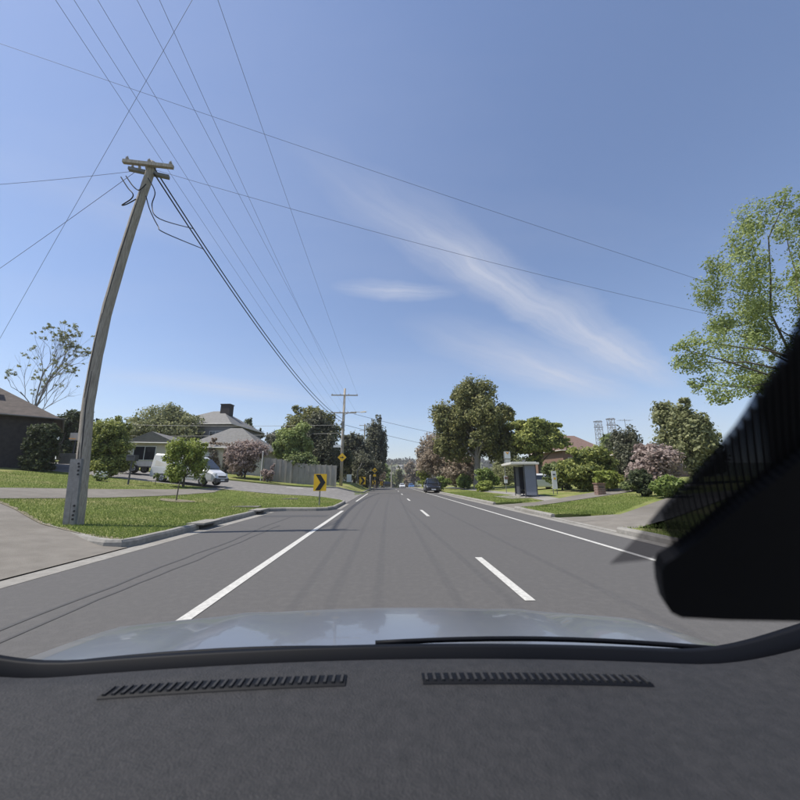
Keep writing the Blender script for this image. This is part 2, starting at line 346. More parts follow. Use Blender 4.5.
# kerbs, laid in lengths
def kerb(name, pts, side, step=2.4, high=.15, width=.16, zf=P, skip=()):
    """side = +1: grass on the left of travel"""
    dense = []
    for (x0, y0), (x1, y1) in zip(pts, pts[1:]):
        n = max(1, round(math.hypot(x1 - x0, y1 - y0) / .4)); dense += [(x0 + (x1 - x0) * i / n, y0 + (y1 - y0) * i / n) for i in range(n)]
    dense.append(pts[-1])
    root = empty(name, (0, 0, 0)); root['kind'] = 'structure'
    run, start = 0.0, 0; cuts = [0]
    for i in range(1, len(dense)):
        run += math.hypot(dense[i][0] - dense[i - 1][0], dense[i][1] - dense[i - 1][1])
        if run >= step: cuts.append(i); run = 0
    if cuts[-1] != len(dense) - 1: cuts.append(len(dense) - 1)
    def off(i, d):
        a, b_ = dense[max(0, i - 1)], dense[min(len(dense) - 1, i + 1)]
        t = Vector((b_[0] - a[0], b_[1] - a[1])).normalized(); n = Vector((-t.y, t.x)) * side
        return dense[i][0] + n.x * d, dense[i][1] + n.y * d
    for a, b_ in zip(cuts, cuts[1:]):
        mb = MB(); vs = []; idx = list(range(a, b_ + 1)); jz = random.uniform(-.006, .006)
        for q, i in enumerate(idx):
            for d, h in ((-.0, -.1), (.012, high * .72), (.045, high), (width, high + .004), (width, -.1)):
                x, y = off(i, d); g_ = .006 if q in (0, len(idx) - 1) else 0
                hs_ = max(high, Hs(x, y) - P(y) + .022) / high if high > .1 else 1; vs.append((x, y, zf(y) + (h * hs_ if h > 0 else h) + jz - g_ * (h > 0)))
        fs = [(q * 5 + k, (q + 1) * 5 + k, (q + 1) * 5 + k + 1, q * 5 + k + 1) for q in range(len(idx) - 1) for k in range(4)]
        fs += [(0, 1, 2, 3, 4), tuple((len(idx) - 1) * 5 + k for k in range(5))[::-1]]
        mb.add(vs, fs).build('kerb_length', 'concrete', root)
    return root
random.seed(4)
def zleft(y): return P(y)
kerb('kerb', [(-8.7, 9.45), (-7.4, 8.68), (-6.25, 8.03), (-5.75, 7.80), (-5.42, 7.85), (KL, 8.2)] + isl[:9], 1)
for nm, pts in (('kerb', isl[8:12]), ('kerb', farc[3:7])):
    dn = pts
    root = empty(nm, (0, 0, 0)); root['kind'] = 'structure'
    for (x0, y0), (x1, y1) in zip(dn, dn[1:]):
        t = Vector((x1 - x0, y1 - y0)).normalized(); n = Vector((-t.y, t.x)); mb = MB(); K = max(2, int(math.hypot(x1 - x0, y1 - y0) / .6)); vs = []
        for i in range(K + 1):
            x, y = x0 + (x1 - x0) * i / K, y0 + (y1 - y0) * i / K
            for d, h in ((0, -.2), (.02, -.02), (.05, .02), (.16, .022), (.16, -.2)): vs.append((x + n.x * d, y + n.y * d, Hs(x, y) + h))
        fs = [(q * 5 + k, (q + 1) * 5 + k, (q + 1) * 5 + k + 1, q * 5 + k + 1) for q in range(K) for k in range(4)]
        mb.add(vs, fs).build('kerb_length', 'concrete', root)
kerb('kerb', [(KI, 41.5), (KI, 128)], 1, step=8)
kerb('kerb', [(KR, -18), (KR, CO[0][0])], -1); kerb('kerb', [(KR, CO[0][1]), (KR, CO[1][0])], -1); kerb('kerb', [(KR, CO[1][1]), (KR, 60), (KR, 128)], -1)
for a, b_ in CO: kerb('kerb', [(KR, a), (KR, b_)], -1, high=.03)
# concrete gutters along the kerbs
def strip(name, pts, w, m, z, parent=None):
    vs, fs = [], []
    for i, (x, y) in enumerate(pts):
        a, b_ = pts[max(0, i - 1)], pts[min(len(pts) - 1, i + 1)]; t = Vector((b_[0] - a[0], b_[1] - a[1])).normalized(); n = Vector((-t.y, t.x)) * w / 2
        vs += [(x + n.x, y + n.y, P(y) + z), (x - n.x, y - n.y, P(y) + z)]
    fs = [(2 * i, 2 * i + 1, 2 * i + 3, 2 * i + 2) for i in range(len(pts) - 1)]
    return raw(name, vs, fs, m, parent)
seq = lambda x, a, b_, s=2.0: [(x, a + (b_ - a) * i / max(1, int((b_ - a) / s))) for i in range(max(1, int((b_ - a) / s)) + 1)]
strip('gutter', seq(KL + .18, -20, 16.4), .36, 'concrete', .004, rd)
strip('gutter', seq(KR - .16, -20, 128), .30, 'concrete', .004, rd)
strip('gutter', seq(KI + .13, 18, 22), .22, 'concrete', .004, rd)
# painted lines
strip('edge_line', seq(-2.0, -6, 17.0, 1.0), .135, 'paint', .006, rd)
strip('edge_line', seq(-2.0, 24.5, 40, 1.0), .12, 'paint', .0065, rd)
strip('edge_line', seq(4.70, -6, 120, 1.0), .115, 'paint', .006, rd)
for a, b_ in ((-7.6, -5.4), (4.38, 6.72), (14.3, 17.3), (25.2, 28.2), (36.2, 39.2), (47.2, 50.2), (58, 61), (69, 72)):
    strip('centre_dash', seq(1.68, a, b_, .5), .125, 'paint', .006, rd)
a_, b2 = hit(286, 487.5, -.12), hit(303, 488.5, -.12)
M_hold = MB()
hx = [(a_.x, a_.y), (b2.x, b2.y)]
o = patch('holding_line', [(a_.x, a_.y - .15), (b2.x, b2.y - .15), (b2.x, b2.y + .3), (a_.x, a_.y + .3)], 'paint', lambda x, y: side_z(x, y) + .016, .5)
# cable shadow painted as two dark strips along the bay
random.seed(11)
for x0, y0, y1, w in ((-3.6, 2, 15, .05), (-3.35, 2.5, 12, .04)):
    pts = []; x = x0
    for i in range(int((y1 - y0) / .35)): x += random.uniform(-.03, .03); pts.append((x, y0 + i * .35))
    strip('cable_shadow', pts, w, 'asphalt_dark' if 'asphalt_dark' in M else M.setdefault('asphalt_dark', mat('asphalt_dark', (.055, .053, .052), (.072, .07, .068), scale=30, rough=.8)) and 'asphalt_dark', .0045, rd)
o = patch('dark_patch', [(-4.9, 14.2), (-2.3, 14.2), (-2.3, 15.0), (-4.9, 15.0)], 'asphalt_dark', lambda x, y: P(y) + .003, 2.0, parent=rd)  # darker rectangle of asphalt across the bay
# drain inlets in the left kerb
for y in (11.1, 15.6):
    t = empty('drain_pit', (KL, y, 0)); tag(t, 'concrete drain inlet in the left kerb, ' + ('nearer the leaning pole' if y < 12 else 'where the kerb turns toward the chevron sign'), 'drain')
    MB().box((-.06, 0, .165), (.5, 1.1, .05)).build('lid', 'concrete', t); MB().box((.006, 0, .07), (.012, .8, .10)).build('inlet_mouth', 'black', t)
MB_ = MB()
# sewer cover on the build-out lawn
for px, py, w, lab in ((290, 499, .9, 'flat concrete pit cover in the grass beside the chevron sign'), (245, 507, 1.3, 'worn concrete pit cover in the grass behind the left kerb')):
    p = hit(px, py); t = empty('pit_cover', p); tag(t, lab, 'pit cover')
    MB().box((0, 0, -.02), (w, .6, .10), .1).build('cover', 'gravelly', t); MB().box((0, 0, -.01), (w * .55, .35, .10), .1).build('lid', 'gravelly', t)

# grass blades on the near lawns
def in_poly(x, y, poly):
    c = False; j = len(poly) - 1
    for i in range(len(poly)):
        xi, yi = poly[i]; xj, yj = poly[j]
        if (yi > y) != (yj > y) and x < (xj - xi) * (y - yi) / (yj - yi) + xi: c = not c
        j = i
    return c
def blades(name, label, poly, n, h, seed, skip=None):
    rng = random.Random(seed); xs = [p[0] for p in poly]; ys = [p[1] for p in poly]; vs, fs = [], []
    k = 0
    while k < n:
        x, y = rng.uniform(min(xs), max(xs)), rng.uniform(min(ys), max(ys))
        if rng.random() > (10.0 / max(10, math.hypot(x, y))) ** 1.2 or not in_poly(x, y, poly) or (skip and in_poly(x, y, skip)): continue
        k += 1; z = Hs(x, y); a = rng.uniform(0, 6.3); w = rng.uniform(.006, .014); hh = h * rng.uniform(.5, 1.5); lx, ly = rng.uniform(-.6, .6) * hh, rng.uniform(-.6, .6) * hh
        c, s_ = math.cos(a) * w, math.sin(a) * w; b0 = len(vs)
        vs += [(x - c, y - s_, z - .01), (x + c, y + s_, z - .01), (x + lx, y + ly, z + hh)]; fs.append((b0, b0 + 1, b0 + 2))
    o = raw(name, vs, fs, L['grass']); tag(o, label, 'grass', kind='stuff'); return o
lawnpoly = drive_edge[:5] + [(-24, 17), (-24, 26.5), (-16, 26.0), (-10, 26.0), (-6, 25.7), (-4, 25.0), (-3.1, 24), (-2.62, 22.8), (-2.62, 18), (-3.2, 17.15), (-4.7, 17.12), (KL - .16, 16.6), (KL - .16, 8.2)]
blades('grass', 'short green grass blades on the lawn round the leaning pole', lawnpoly, 90000, .045, 1, [(p.x, p.y) for p in fp] + [(p.x, p.y) for p in fq[::-1]])
blades('grass', 'short green grass blades on the right verge', [(KR + .18, 5), (13, 5), (13, 9), (8.3, 10.3), (KR + .18, 9.5)], 9000, .05, 2)
blades('grass', 'short green grass blades between the two right driveways', [(KR + .18, 13.6), (8.2, 12.8), (15, 19), (15, 22), (8.2, 18), (KR + .18, 17)], 16000, .05, 3)
blades('grass', 'short green grass blades in front of the bus shelter', [(KR + .18, 20.9), (9.0, 20.2), (9.8, 40), (KR + .18, 40)], 14000, .06, 4)

# ------------------------------------------------------------------ trees and shrubs
def leaves_mesh(name, blobs, n, size, m, parent, seed, up=.35, aspect=1.6, droop=0.0):
    rng = np.random.default_rng(seed); w = np.array([b[1][0] * b[1][1] + .3 * b[1][2] ** 2 for b in blobs]); w = w / w.sum()
    per = 22; nt = max(6, n // per)
    kt = rng.choice(len(blobs), nt, p=w); Ct = np.array([b[0] for b in blobs])[kt]; Rt = np.array([b[1] for b in blobs])[kt]
    dt = rng.normal(size=(nt, 3)); dt /= np.linalg.norm(dt, axis=1)[:, None]
    rt_ = .30 + .72 * rng.random(nt) ** .55
    pt = Ct + dt * Rt * rt_[:, None]
    k = rng.integers(0, nt, n); sg = Rt[k] * (.15 + .10 * rng.random(nt))[k][:, None]
    d = np.clip(rng.normal(size=(n, 3)), -1.7, 1.7); p = pt[k] + d * sg; d = d * .6 + dt[k]; d /= np.linalg.norm(d, axis=1)[:, None]
    nn = d + rng.normal(size=(n, 3)) * .8; nn[:, 2] += up; nn /= np.linalg.norm(nn, axis=1)[:, None]
    t = rng.normal(size=(n, 3)); t[:, 2] -= droop * 2; t -= nn * (t * nn).sum(1)[:, None]; t /= np.linalg.norm(t, axis=1)[:, None]
    b = np.cross(nn, t); s = size * (.6 + .8 * rng.random(n))[:, None]
    v = np.empty((n, 4, 3)); v[:, 0] = p - t * s * aspect / 2; v[:, 1] = p + b * s / 2 + nn * s * .12; v[:, 2] = p + t * s * aspect / 2; v[:, 3] = p - b * s / 2 + nn * s * .12
    me = bpy.data.meshes.new(name); me.vertices.add(4 * n); me.vertices.foreach_set('co', v.reshape(-1))
    me.loops.add(4 * n); me.loops.foreach_set('vertex_index', np.arange(4 * n, dtype=np.int32))
    me.polygons.add(n); me.polygons.foreach_set('loop_start', np.arange(0, 4 * n, 4, dtype=np.int32)); me.polygons.foreach_set('loop_total', np.full(n, 4, dtype=np.int32))
    me.update(); me.validate()
    return link(name, me, m, parent)
def branch_mb(mb, p0, p1, r0, r1, rng, bend=.12, n=6, k=5):
    p0, p1 = Vector(p0), Vector(p1); d = p1 - p0; L_ = d.length; pts = [p0]
    o = Vector((rng.uniform(-1, 1), rng.uniform(-1, 1), rng.uniform(0, 1))) * L_ * bend
    for i in range(1, k + 1):
        t = i / k; pts.append(p0 + d * t + o * math.sin(math.pi * t) + Vector((rng.uniform(-1, 1), rng.uniform(-1, 1), rng.uniform(-1, 1))) * L_ * .025 * (i < k))
    mb.tube(pts, [r0 + (r1 - r0) * i / k for i in range(k + 1)], n, caps=False); return pts
def tree(name, label, cat, px, Y, ytop, ybot, wpx, leaf, n, size, seed, nb=16, trunk=.2, bark='bark', group=None, shape='round', blob=.36, up=.35, droop=0.0, aspect=1.6, deep=None, base=None, extra=()):
    rng = random.Random(seed); B = base or spot(px, Y); Y = B.y
    bx0 = atY(px, (ytop + ybot) / 2, Y).x; B = Vector((bx0, Y, Hs(bx0, Y)))
    depth = Y * math.cos(PITCH)
    ztop, zbot = atY(px, ytop, Y).z - B.z, atY(px, ybot, Y).z - B.z
    zbot = max(zbot, .05); H_ = (ztop - zbot) / 2; zc = (ztop + zbot) / 2
    rx = wpx * depth / FPX / 2; ry = deep or rx * .9
    root = empty(name, B); tag(root, label, cat, group)
    blobs = []
    for i in range(nb):
        for _ in range(40):
            d = Vector((rng.gauss(0, 1), rng.gauss(0, 1), rng.gauss(0, 1))).normalized() * rng.uniform(.4, 1.12) ** .7
            if shape == 'cone' and abs(d.x) > .15 + .75 * (1 - (d.z + 1) / 2): continue
            if shape == 'umbrella' and d.z < -.35: continue
            break
        br = blob * rng.uniform(.5, 1.45)
        s = Vector((rx * (1 - br * .75), ry * (1 - br * .75), H_ * (1 - br * .75)))
        flat = .55 if shape == 'flat' else .85
        blobs.append(((d.x * s.x, d.y * s.y, zc + d.z * s.z), (br * rx, br * ry, min(br * max(H_, rx * .6) * flat, H_ * .9))))
    for ax, lo_t, hi_t in ((0, -rx, rx), (2, zbot, ztop)):
        lo = min(c[ax] - r[ax] for c, r in blobs); hi = max(c[ax] + r[ax] for c, r in blobs); k_ = (hi_t - lo_t) / (hi - lo)
        blobs = [(tuple(lo_t + (v - lo) * k_ if q == ax else v for q, v in enumerate(c)), tuple(v * k_ if q == ax else v for q, v in enumerate(r))) for c, r in blobs]
    for ex, ey, ez, er in extra:
        v = atY(ex, ey, Y + ez) - B; blobs.append(((v.x, v.y, v.z), (er, er, er * .75)))
    leaves_mesh('crown', blobs, int(n * 1.35), size * .82, L[leaf], root, seed, up, aspect, droop)
    mb = MB(); fork = max(zbot + H_ * .25, .25)
    lean = Vector((rng.uniform(-.05, .05) * fork, rng.uniform(-.05, .05) * fork, 0))
    mb.tube([(0, 0, -.15), (0, 0, .0), (lean.x * .5, lean.y * .5, fork * .5), (lean.x, lean.y, fork)], [trunk * 1.5, trunk * 1.2, trunk, trunk * .85], 9, caps=False)
    for (c, r) in blobs[:min(len(blobs), 14)] + blobs[len(blobs) - len(extra):]:
        z0 = fork * rng.uniform(.75, 1.0); branch_mb(mb, (lean.x * .9, lean.y * .9, z0), c, trunk * (.42 if len(extra) == 0 else .26), trunk * .06, rng)
    mb.build('trunk', bark, root, smooth=True)
    return root

# left side
def bare_tree(name, label, px, Y, ytop, wpx, seed, leaf, n):
    rng = random.Random(seed); x0 = atY(px, (ytop + 415) / 2, Y).x; B = Vector((x0, Y, Hs(x0, Y))); root = empty(name, B); tag(root, label, 'tree'); mb = MB(); tips = []
    Ht = atY(px, ytop, Y).z - B.z; W = wpx * Y / FPX / 2
    def grow(p, d, l, r, lev):
        q = p + d * l; pts = branch_mb(mb, p, q, r, r * .62, rng, .07, 6 if lev < 2 else 3, 4 if lev < 3 else 2)
        if lev >= 5: tips.append(q); return
        for i in range(3 if lev < 4 else 2):
            nd = (d + Vector((rng.gauss(0, .42), rng.gauss(0, .42), rng.gauss(.18, .2)))).normalized()
            grow(pts[rng.choice((-1, -1, -2))], nd, l * rng.uniform(.62, .82), r * .56, lev + 1)
    grow(Vector((0, 0, -.1)), Vector((0, 0, 1)), Ht * .30, .20, 0)
    for i in range(7):
        a = rng.uniform(0, 6.3); grow(Vector((0, 0, Ht * rng.uniform(.2, .5))), Vector((math.cos(a) * .75, math.sin(a) * .75, .7)).normalized(), Ht * .17, .07, 2)
    zt = max(t.z for t in tips); s = Ht / zt
    sx = W / np.percentile([abs(t.x) for t in tips], 96); mb.v = [(x * sx, y * sx, z * s) for x, y, z in mb.v]; tips = [Vector((t.x * sx / s, t.y * sx / s, t.z)) for t in tips]
    mb.build('trunk', 'barkgrey', root)
    blobs = [(tuple(t * s), (.4, .4, .35)) for t in tips]
    leaves_mesh('crown', blobs, n, .10, L[leaf], root, seed)
    return root
bare_tree('bare_tree', 'tall nearly leafless tree behind the dark brick house', 45, 40, 322, 62, 5, 'olive', 5200)
tree('shrub', 'dark leafy shrub beside the corner of the dark brick house', 'shrub', 64, 37, 410, 462, 30, 'dark', 4500, .26, 11, nb=14)
tree('shrub', 'dark shrub behind the leaning power pole', 'shrub', 84, 39, 408, 466, 22, 'dark', 3000, .26, 12, nb=12)
cb = hit(108, 476)
tree('round_bush', 'rounded glossy dark green bush just right of the leaning power pole', 'bush', 108, cb.y, 415.5, 476, 41, 'glossy', 38000, .11, 13, nb=80, trunk=.12, blob=.24, base=cb, extra=[(96, 462, 0, .75), (121, 462, 0, .75), (108, 466, -.5, .9), (108, 430, -.2, .9), (97, 445, -.2, .8), (120, 445, -.2, .8)])
tree('tree', 'small dark pointed tree far behind the cream house', 'tree', 133, 85, 416, 446, 11, 'casu', 1500, .4, 14, nb=8)
tree('willow_tree', 'broad olive feathery tree behind the white van', 'tree', 168, 52, 404, 462, 88, 'olive', 22000, .26, 15, nb=34, trunk=.3, droop=.5, blob=.28)
tree('tree', 'low dark tree behind the cream house roof', 'tree', 100, 70, 424, 470, 44, 'dark', 5000, .4, 16, nb=16)
tree('tree', 'olive low tree between the pole and the feathery tree', 'tree', 134, 62, 431, 466, 34, 'olive', 3500, .35, 17, nb=12)
sb = hit(187, 484)
tree('sapling', 'slim bright lime green tree standing before the white van', 'tree', 187, 25, 436, 482, 38, 'lime', 8500, .11, 18, nb=20, trunk=.07, droop=.7, blob=.30)
tree('blossom_tree', 'pink blossoming tree in front of the grey garage roof', 'tree', 246, 38, 440, 484, 42, 'pink', 7000, .18, 19, nb=22, trunk=.1)
tree('blossom_tree', 'smaller pink blossom shrub against the pale fence', 'tree', 268, 36, 464, 484, 14, 'pink', 1400, .15, 20, nb=8, trunk=.05)
tree('blossom_tree', 'dusty pink tree between the two grey roofs', 'tree', 222, 43, 438, 474, 26, 'rust', 3000, .2, 65, nb=12, trunk=.08)
tree('tree', 'bluish dark tree behind the grey tiled roof', 'tree', 249, 66, 421, 470, 26, 'dark', 3500, .4, 21, nb=12)
tree('tree', 'dark tree between the grey roof and the light green tree', 'tree', 270, 60, 431, 474, 30, 'casu', 3500, .36, 22, nb=12)
tree('tree', 'light green rounded tree rising behind the pale fence', 'tree', 294, 41, 423, 470, 38, 'spring', 9000, .24, 23, nb=26, trunk=.15, blob=.28)
tree('tree', 'large dark green spreading tree behind the fence and far power pole', 'tree', 313, 50, 406, 474, 60, 'oak', 17000, .27, 24, nb=34, trunk=.35, blob=.28)
tree('tree', 'purplish dark tree under the crossarms of the far pole', 'tree', 320, 46, 410, 476, 36, 'casu', 9000, .25, 25, nb=20, trunk=.25)
tree('tree', 'mid green leafy shrub low behind the fence by the chevron sign', 'shrub', 304, 39, 452, 478, 34, 'mid', 4500, .2, 26, nb=14, trunk=.1)
tree('tree', 'dark dense tree to the right of the far power pole', 'tree', 355, 62, 432, 482, 38, 'casu', 11000, .3, 27, nb=24, trunk=.25)
tree('tree', 'tall dark upright casuarina beside the road crest', 'tree', 376, 70, 416, 478, 24, 'casu', 11000, .32, 28, nb=24, trunk=.25, blob=.34)
tree('tree', 'dark low tree below the far pole street name sign', 'tree', 336, 52, 445, 484, 36, 'dark', 6000, .26, 29, nb=16, trunk=.2)
tree('tree', 'dark undergrowth tree filling the gap behind the crest chevron', 'tree', 366, 58, 452, 486, 30, 'casu', 5000, .26, 30, nb=14, trunk=.2)
tree('shrub', 'fresh green shrub beyond the crest chevron sign', 'shrub', 384, 125, 463, 490, 18, 'green', 2500, .45, 31, nb=12)
tree('shrub', 'reddish spring shrub beyond the crest left of the road', 'shrub', 377, 96, 468, 487, 16, 'rust', 1500, .4, 32, nb=9)
tree('tree', 'green tree down the hill left of the far pole', 'tree', 399, 190, 466, 496, 14, 'olive', 2200, .7, 33, nb=10)
tree('tree', 'grey brown tree down the hill right of the far pole', 'tree', 414, 190, 462, 494, 24, 'brown', 2500, .9, 34, nb=12)
# right side
tree('large_tree', 'large dark green street tree with forked trunk beside the black car', 'tree', 474, 44, 378, 463, 87, 'oak', 36000, .25, 40, nb=46, trunk=.40, blob=.23, shape='umbrella', bark='barkgrey')
tree('bare_shrub', 'grey brown half leafless tree left of the large street tree', 'tree', 441, 55, 430, 484, 50, 'brown', 9000, .24, 41, nb=26, trunk=.12, blob=.30, bark='barkgrey')
tree('bare_shrub', 'brownish thin tree under the large street tree', 'tree', 462, 50, 446, 486, 40, 'brown', 6000, .24, 42, nb=18, trunk=.12, bark='barkgrey')
tree('tree', 'grey green tree behind the black parked car', 'tree', 428, 75, 438, 486, 26, 'brown', 3500, .35, 43, nb=12, trunk=.15)
for px, Y, t, b, w, lf, lab in ((424, 56, 470, 488, 15, 'lime', 'yellow green bush beside the black parked car'), (443, 48, 476, 489, 18, 'green', 'green bush right of the black parked car'),
        (464, 47, 474, 489, 16, 'green', 'leafy green bush left of the large tree trunk'), (487, 40, 468, 490, 26, 'green', 'leafy green bush right of the large tree trunk'), (484, 37, 481, 491, 16, 'lime', 'small bright green plant at the foot of the large tree'),
        (505, 52, 462, 490, 34, 'olive', 'olive shrub behind the bus stop sign')):
    tree('bush', lab, 'bush', px, Y, t, b, w, lf, 3200, .17, int(px * 7 + Y), nb=14, trunk=.05)
tree('layered_tree', 'dark green tree with flat layered branches behind the bus shelter', 'tree', 538, 42, 420, 463, 62, 'glossy', 13000, .26, 50, nb=34, trunk=.25, shape='flat', blob=.30)
tree('tree', 'grey green tree between the large tree and the layered tree', 'tree', 507, 66, 440, 480, 30, 'olive', 4000, .35, 51, nb=14, trunk=.15)
tree('bush', 'tall leafy green bush between the shelter and the brick letterbox', 'bush', 588, 27, 447, 495, 62, 'glossy', 13000, .17, 52, nb=34, trunk=.1, blob=.27)
tree('bush', 'dark green bush at the back of the bus shelter', 'bush', 561, 30, 460, 491, 38, 'mid', 5500, .17, 53, nb=18, trunk=.08)
tree('bush', 'yellow green bush over the brick letterbox', 'bush', 607, 25, 470, 489, 30, 'lime', 3600, .15, 54, nb=16, trunk=.05)
tree('conifer', 'dark conifer in front of the brick chimney', 'tree', 627, 33, 428, 486, 34, 'casu', 8000, .2, 55, nb=22, trunk=.15)
tree('tree', 'tall olive green tree beside the black ribbed shade', 'tree', 688, 27, 399, 478, 62, 'olive', 17000, .2, 56, nb=32, trunk=.2, blob=.28)
tree('hedge_shrub', 'dry pinkish brown shrub below the olive tree', 'shrub', 655, 23, 444, 494, 60, 'pink', 7000, .16, 57, nb=24, trunk=.08)
tree('bush', 'dark purple green bush at the end of the right driveway', 'bush', 641, 19, 470, 500, 24, 'dark', 5000, .13, 58, nb=18, trunk=.06)
tree('bush', 'green bush beside the black ribbed shade', 'bush', 667, 17.5, 476, 510, 32, 'green', 5000, .12, 59, nb=18, trunk=.05)
tree('bush', 'low bush right of the brick letterbox', 'bush', 632, 23, 482, 496, 20, 'mid', 1800, .13, 60, nb=10, trunk=.04)
tree('tree', 'small dark tree behind the right red roof', 'tree', 612, 60, 432, 470, 20, 'mid', 2200, .35, 61, nb=10, trunk=.15)
tree('overhanging_tree', 'tall pale green spring tree overhanging from the right edge', 'tree', 806, 12.5, 205, 400, 230, 'spring', 36000, .072, 62, nb=60, trunk=.2, blob=.15, deep=3.2, extra=[(692, 362, .3, .62), (706, 342, -.5, .7), (700, 384, .2, .5), (728, 366, .6, .7), (682, 349, 0, .45), (724, 392, -.4, .55), (742, 345, .2, .75), (722, 325, .8, .6), (752, 385, 0, .6), (755, 310, 0, .7)])

# ------------------------------------------------------------------ buildings
def gable_roof(mb, x0, x1, y0, y1, z0, zr, ov=.4, axis='x', hip=0.0):
    x0 -= ov; x1 += ov; y0 -= ov; y1 += ov
    if axis == 'x':
        ym = (y0 + y1) / 2; v = [(x0, y0, z0), (x1, y0, z0), (x1, y1, z0), (x0, y1, z0), (x0 + hip, ym, zr), (x1 - hip, ym, zr)]
        f = [(0, 1, 5, 4), (2, 3, 4, 5), (1, 2, 5), (3, 0, 4), (3, 2, 1, 0)]
    else:
        xm = (x0 + x1) / 2; v = [(x0, y0, z0), (x1, y0, z0), (x1, y1, z0), (x0, y1, z0), (xm, y0 + hip, zr), (xm, y1 - hip, zr)]
        f = [(1, 2, 5, 4), (3, 0, 4, 5), (0, 1, 4), (2, 3, 5), (3, 2, 1, 0)]
    return mb.add(v, f)
def window(parent, c, w, h, face='y', frame='white'):
    r = empty('window', c); r.parent = parent
    d = (lambda a, b, t: (a, t, b)) if face == 'y' else (lambda a, b, t: (t, a, b))
    MB().box((0, 0, 0), d(w, h, .03)).build('pane', 'glass', r)
    m = MB()
    for s in (-1, 1):
        m.box((0, 0, s * h / 2), d(w + .12, .06, .08)); m.box(((s * w / 2, 0, 0) if face == 'y' else (0, s * w / 2, 0)), d(.06, h - .07, .075))
    m.box((0, 0, 0), d(.05, h - .07, .06)); m.build('frame', frame, r); return r
def house(label, loc, rz, parts, wallmat, roofmat, wins=(), chimneys=(), garage=None, name='house'):
    t = empty(name, loc, rz); tag(t, label, 'house')
    for (x0, x1, y0, y1, h, rh, ax, hip) in parts:
        MB().box(((x0 + x1) / 2, (y0 + y1) / 2, h / 2 - .4), (x1 - x0, y1 - y0, h + .8)).build('wall', wallmat, t)
        rf = gable_roof(MB(), x0, x1, y0, y1, h, h + rh, .5, ax, hip).build('roof', roofmat, t)
        m = MB(); 
        for (a, b_) in (((x0 - .52, y0 - .52), (x1 + .52, y0 - .52)), ((x0 - .52, y1 + .52), (x1 + .52, y1 + .52)), ((x0 - .52, y0 - .52), (x0 - .52, y1 + .52)), ((x1 + .52, y0 - .52), (x1 + .52, y1 + .52))):
            m.tube([(a[0], a[1], h + .02), (b_[0], b_[1], h + .02)], .07, 6)
        m.build('gutter', 'offwhite' if wallmat != 'brickdark' else 'darksteel', t)
    for w in wins: window(t, *w)
    for (x, y, z0, z1, w, m) in chimneys:
        MB().box((x, y, (z0 + z1) / 2), (w, w * .8, z1 - z0)).box((x, y, z1 + .05), (w + .14, w * .8 + .14, .12)).build('chimney', m, t)
    if garage:
        (x, y, w, h, mm) = garage; g_ = MB()
        for k in range(8): g_.box((x, y - .03, .08 + h * (k + .5) / 8), (w, .05, h / 8 - .02))
        g_.build('garage_door', mm, t)
    return t
# dark brick house at far left: right-hand corner seen at px 50
p = hit(40, 471); q = spot(20, 30)
hq = spot(40, 27)
house('dark brick house with brown tiled roof at the far left', (hq.x, hq.y, hq.z - .2), .72,
      [(-14, 0, 0, 9, 3.9, 3.0, 'x', 4.6)], 'brickdark', 'tilebrown', [((-5.2, -.02, 1.9), 2.0, 1.3), ((-9, -.02, 1.9), 2.0, 1.3)], [(-4.1, 2.6, 5.0, 6.9, .8, 'brickdark')])
hb = hit(33, 471)
# clipped dark hedge in front of it
r = empty('hedge', hb); tag(r, 'dark clipped hedge against the dark brick house', 'hedge')
hedge_h = atY(38, 423, hb.y).z - hb.z - .2
bl = [((x, y, z), (.36, .36, .36)) for x in np.arange(-.6, .7, .3) for y in (0, .35) for z in np.arange(.2, hedge_h, .3)]
leaves_mesh('foliage', bl, 22000, .09, L['dark'], r, 70); MB().tube([(0, .3, -.1), (0, .3, 1.5)], [.1, .05], 6).build('stem', 'bark', r)
# cream gabled house behind the bush
cx = spot(147, 40)
house('cream house with low gable behind the box trailer', cx, .12, [(-2.4, 2.2, 0, 6, 2.6, 1.3, 'y', 0.0), (2.2, 7, 1.5, 6, 2.3, .9, 'x', 0.0)], 'cream', 'tilegrey', [((-.7, -.02, 1.5), 2.2, 1.5)], [], (4.6, 1.5, 2.6, 2.0, 'white'))
# grey roofed two storey house
gb = spot(176, 52)
house('two storey grey house with broad tiled roof and dark chimney', gb, -.1, [(-3.0, 7.0, 0, 10, 5.8, 3.0, 'x', 4.6)], 'greywall', 'tilegrey', [((2.0, -.02, 4.2), 1.8, 1.2), ((5.0, -.02, 4.2), 1.8, 1.2), ((-1.2, -.02, 4.2), 1.4, 1.2)], [(3.6, 4.6, 7.6, 9.7, 1.5, 'brickdark')])
gg = spot(206, 44)
house('grey tiled garage wing with pale wall behind the pink blossom', gg, -.05, [(-4.0, 6.6, 0, 7, 2.4, 3.3, 'x', 5.0)], 'offwhite', 'tilegrey', [((-3.0, -.02, 1.5), 1.0, 1.0)], [], (-.8, 0, 2.6, 2.1, 'white'))
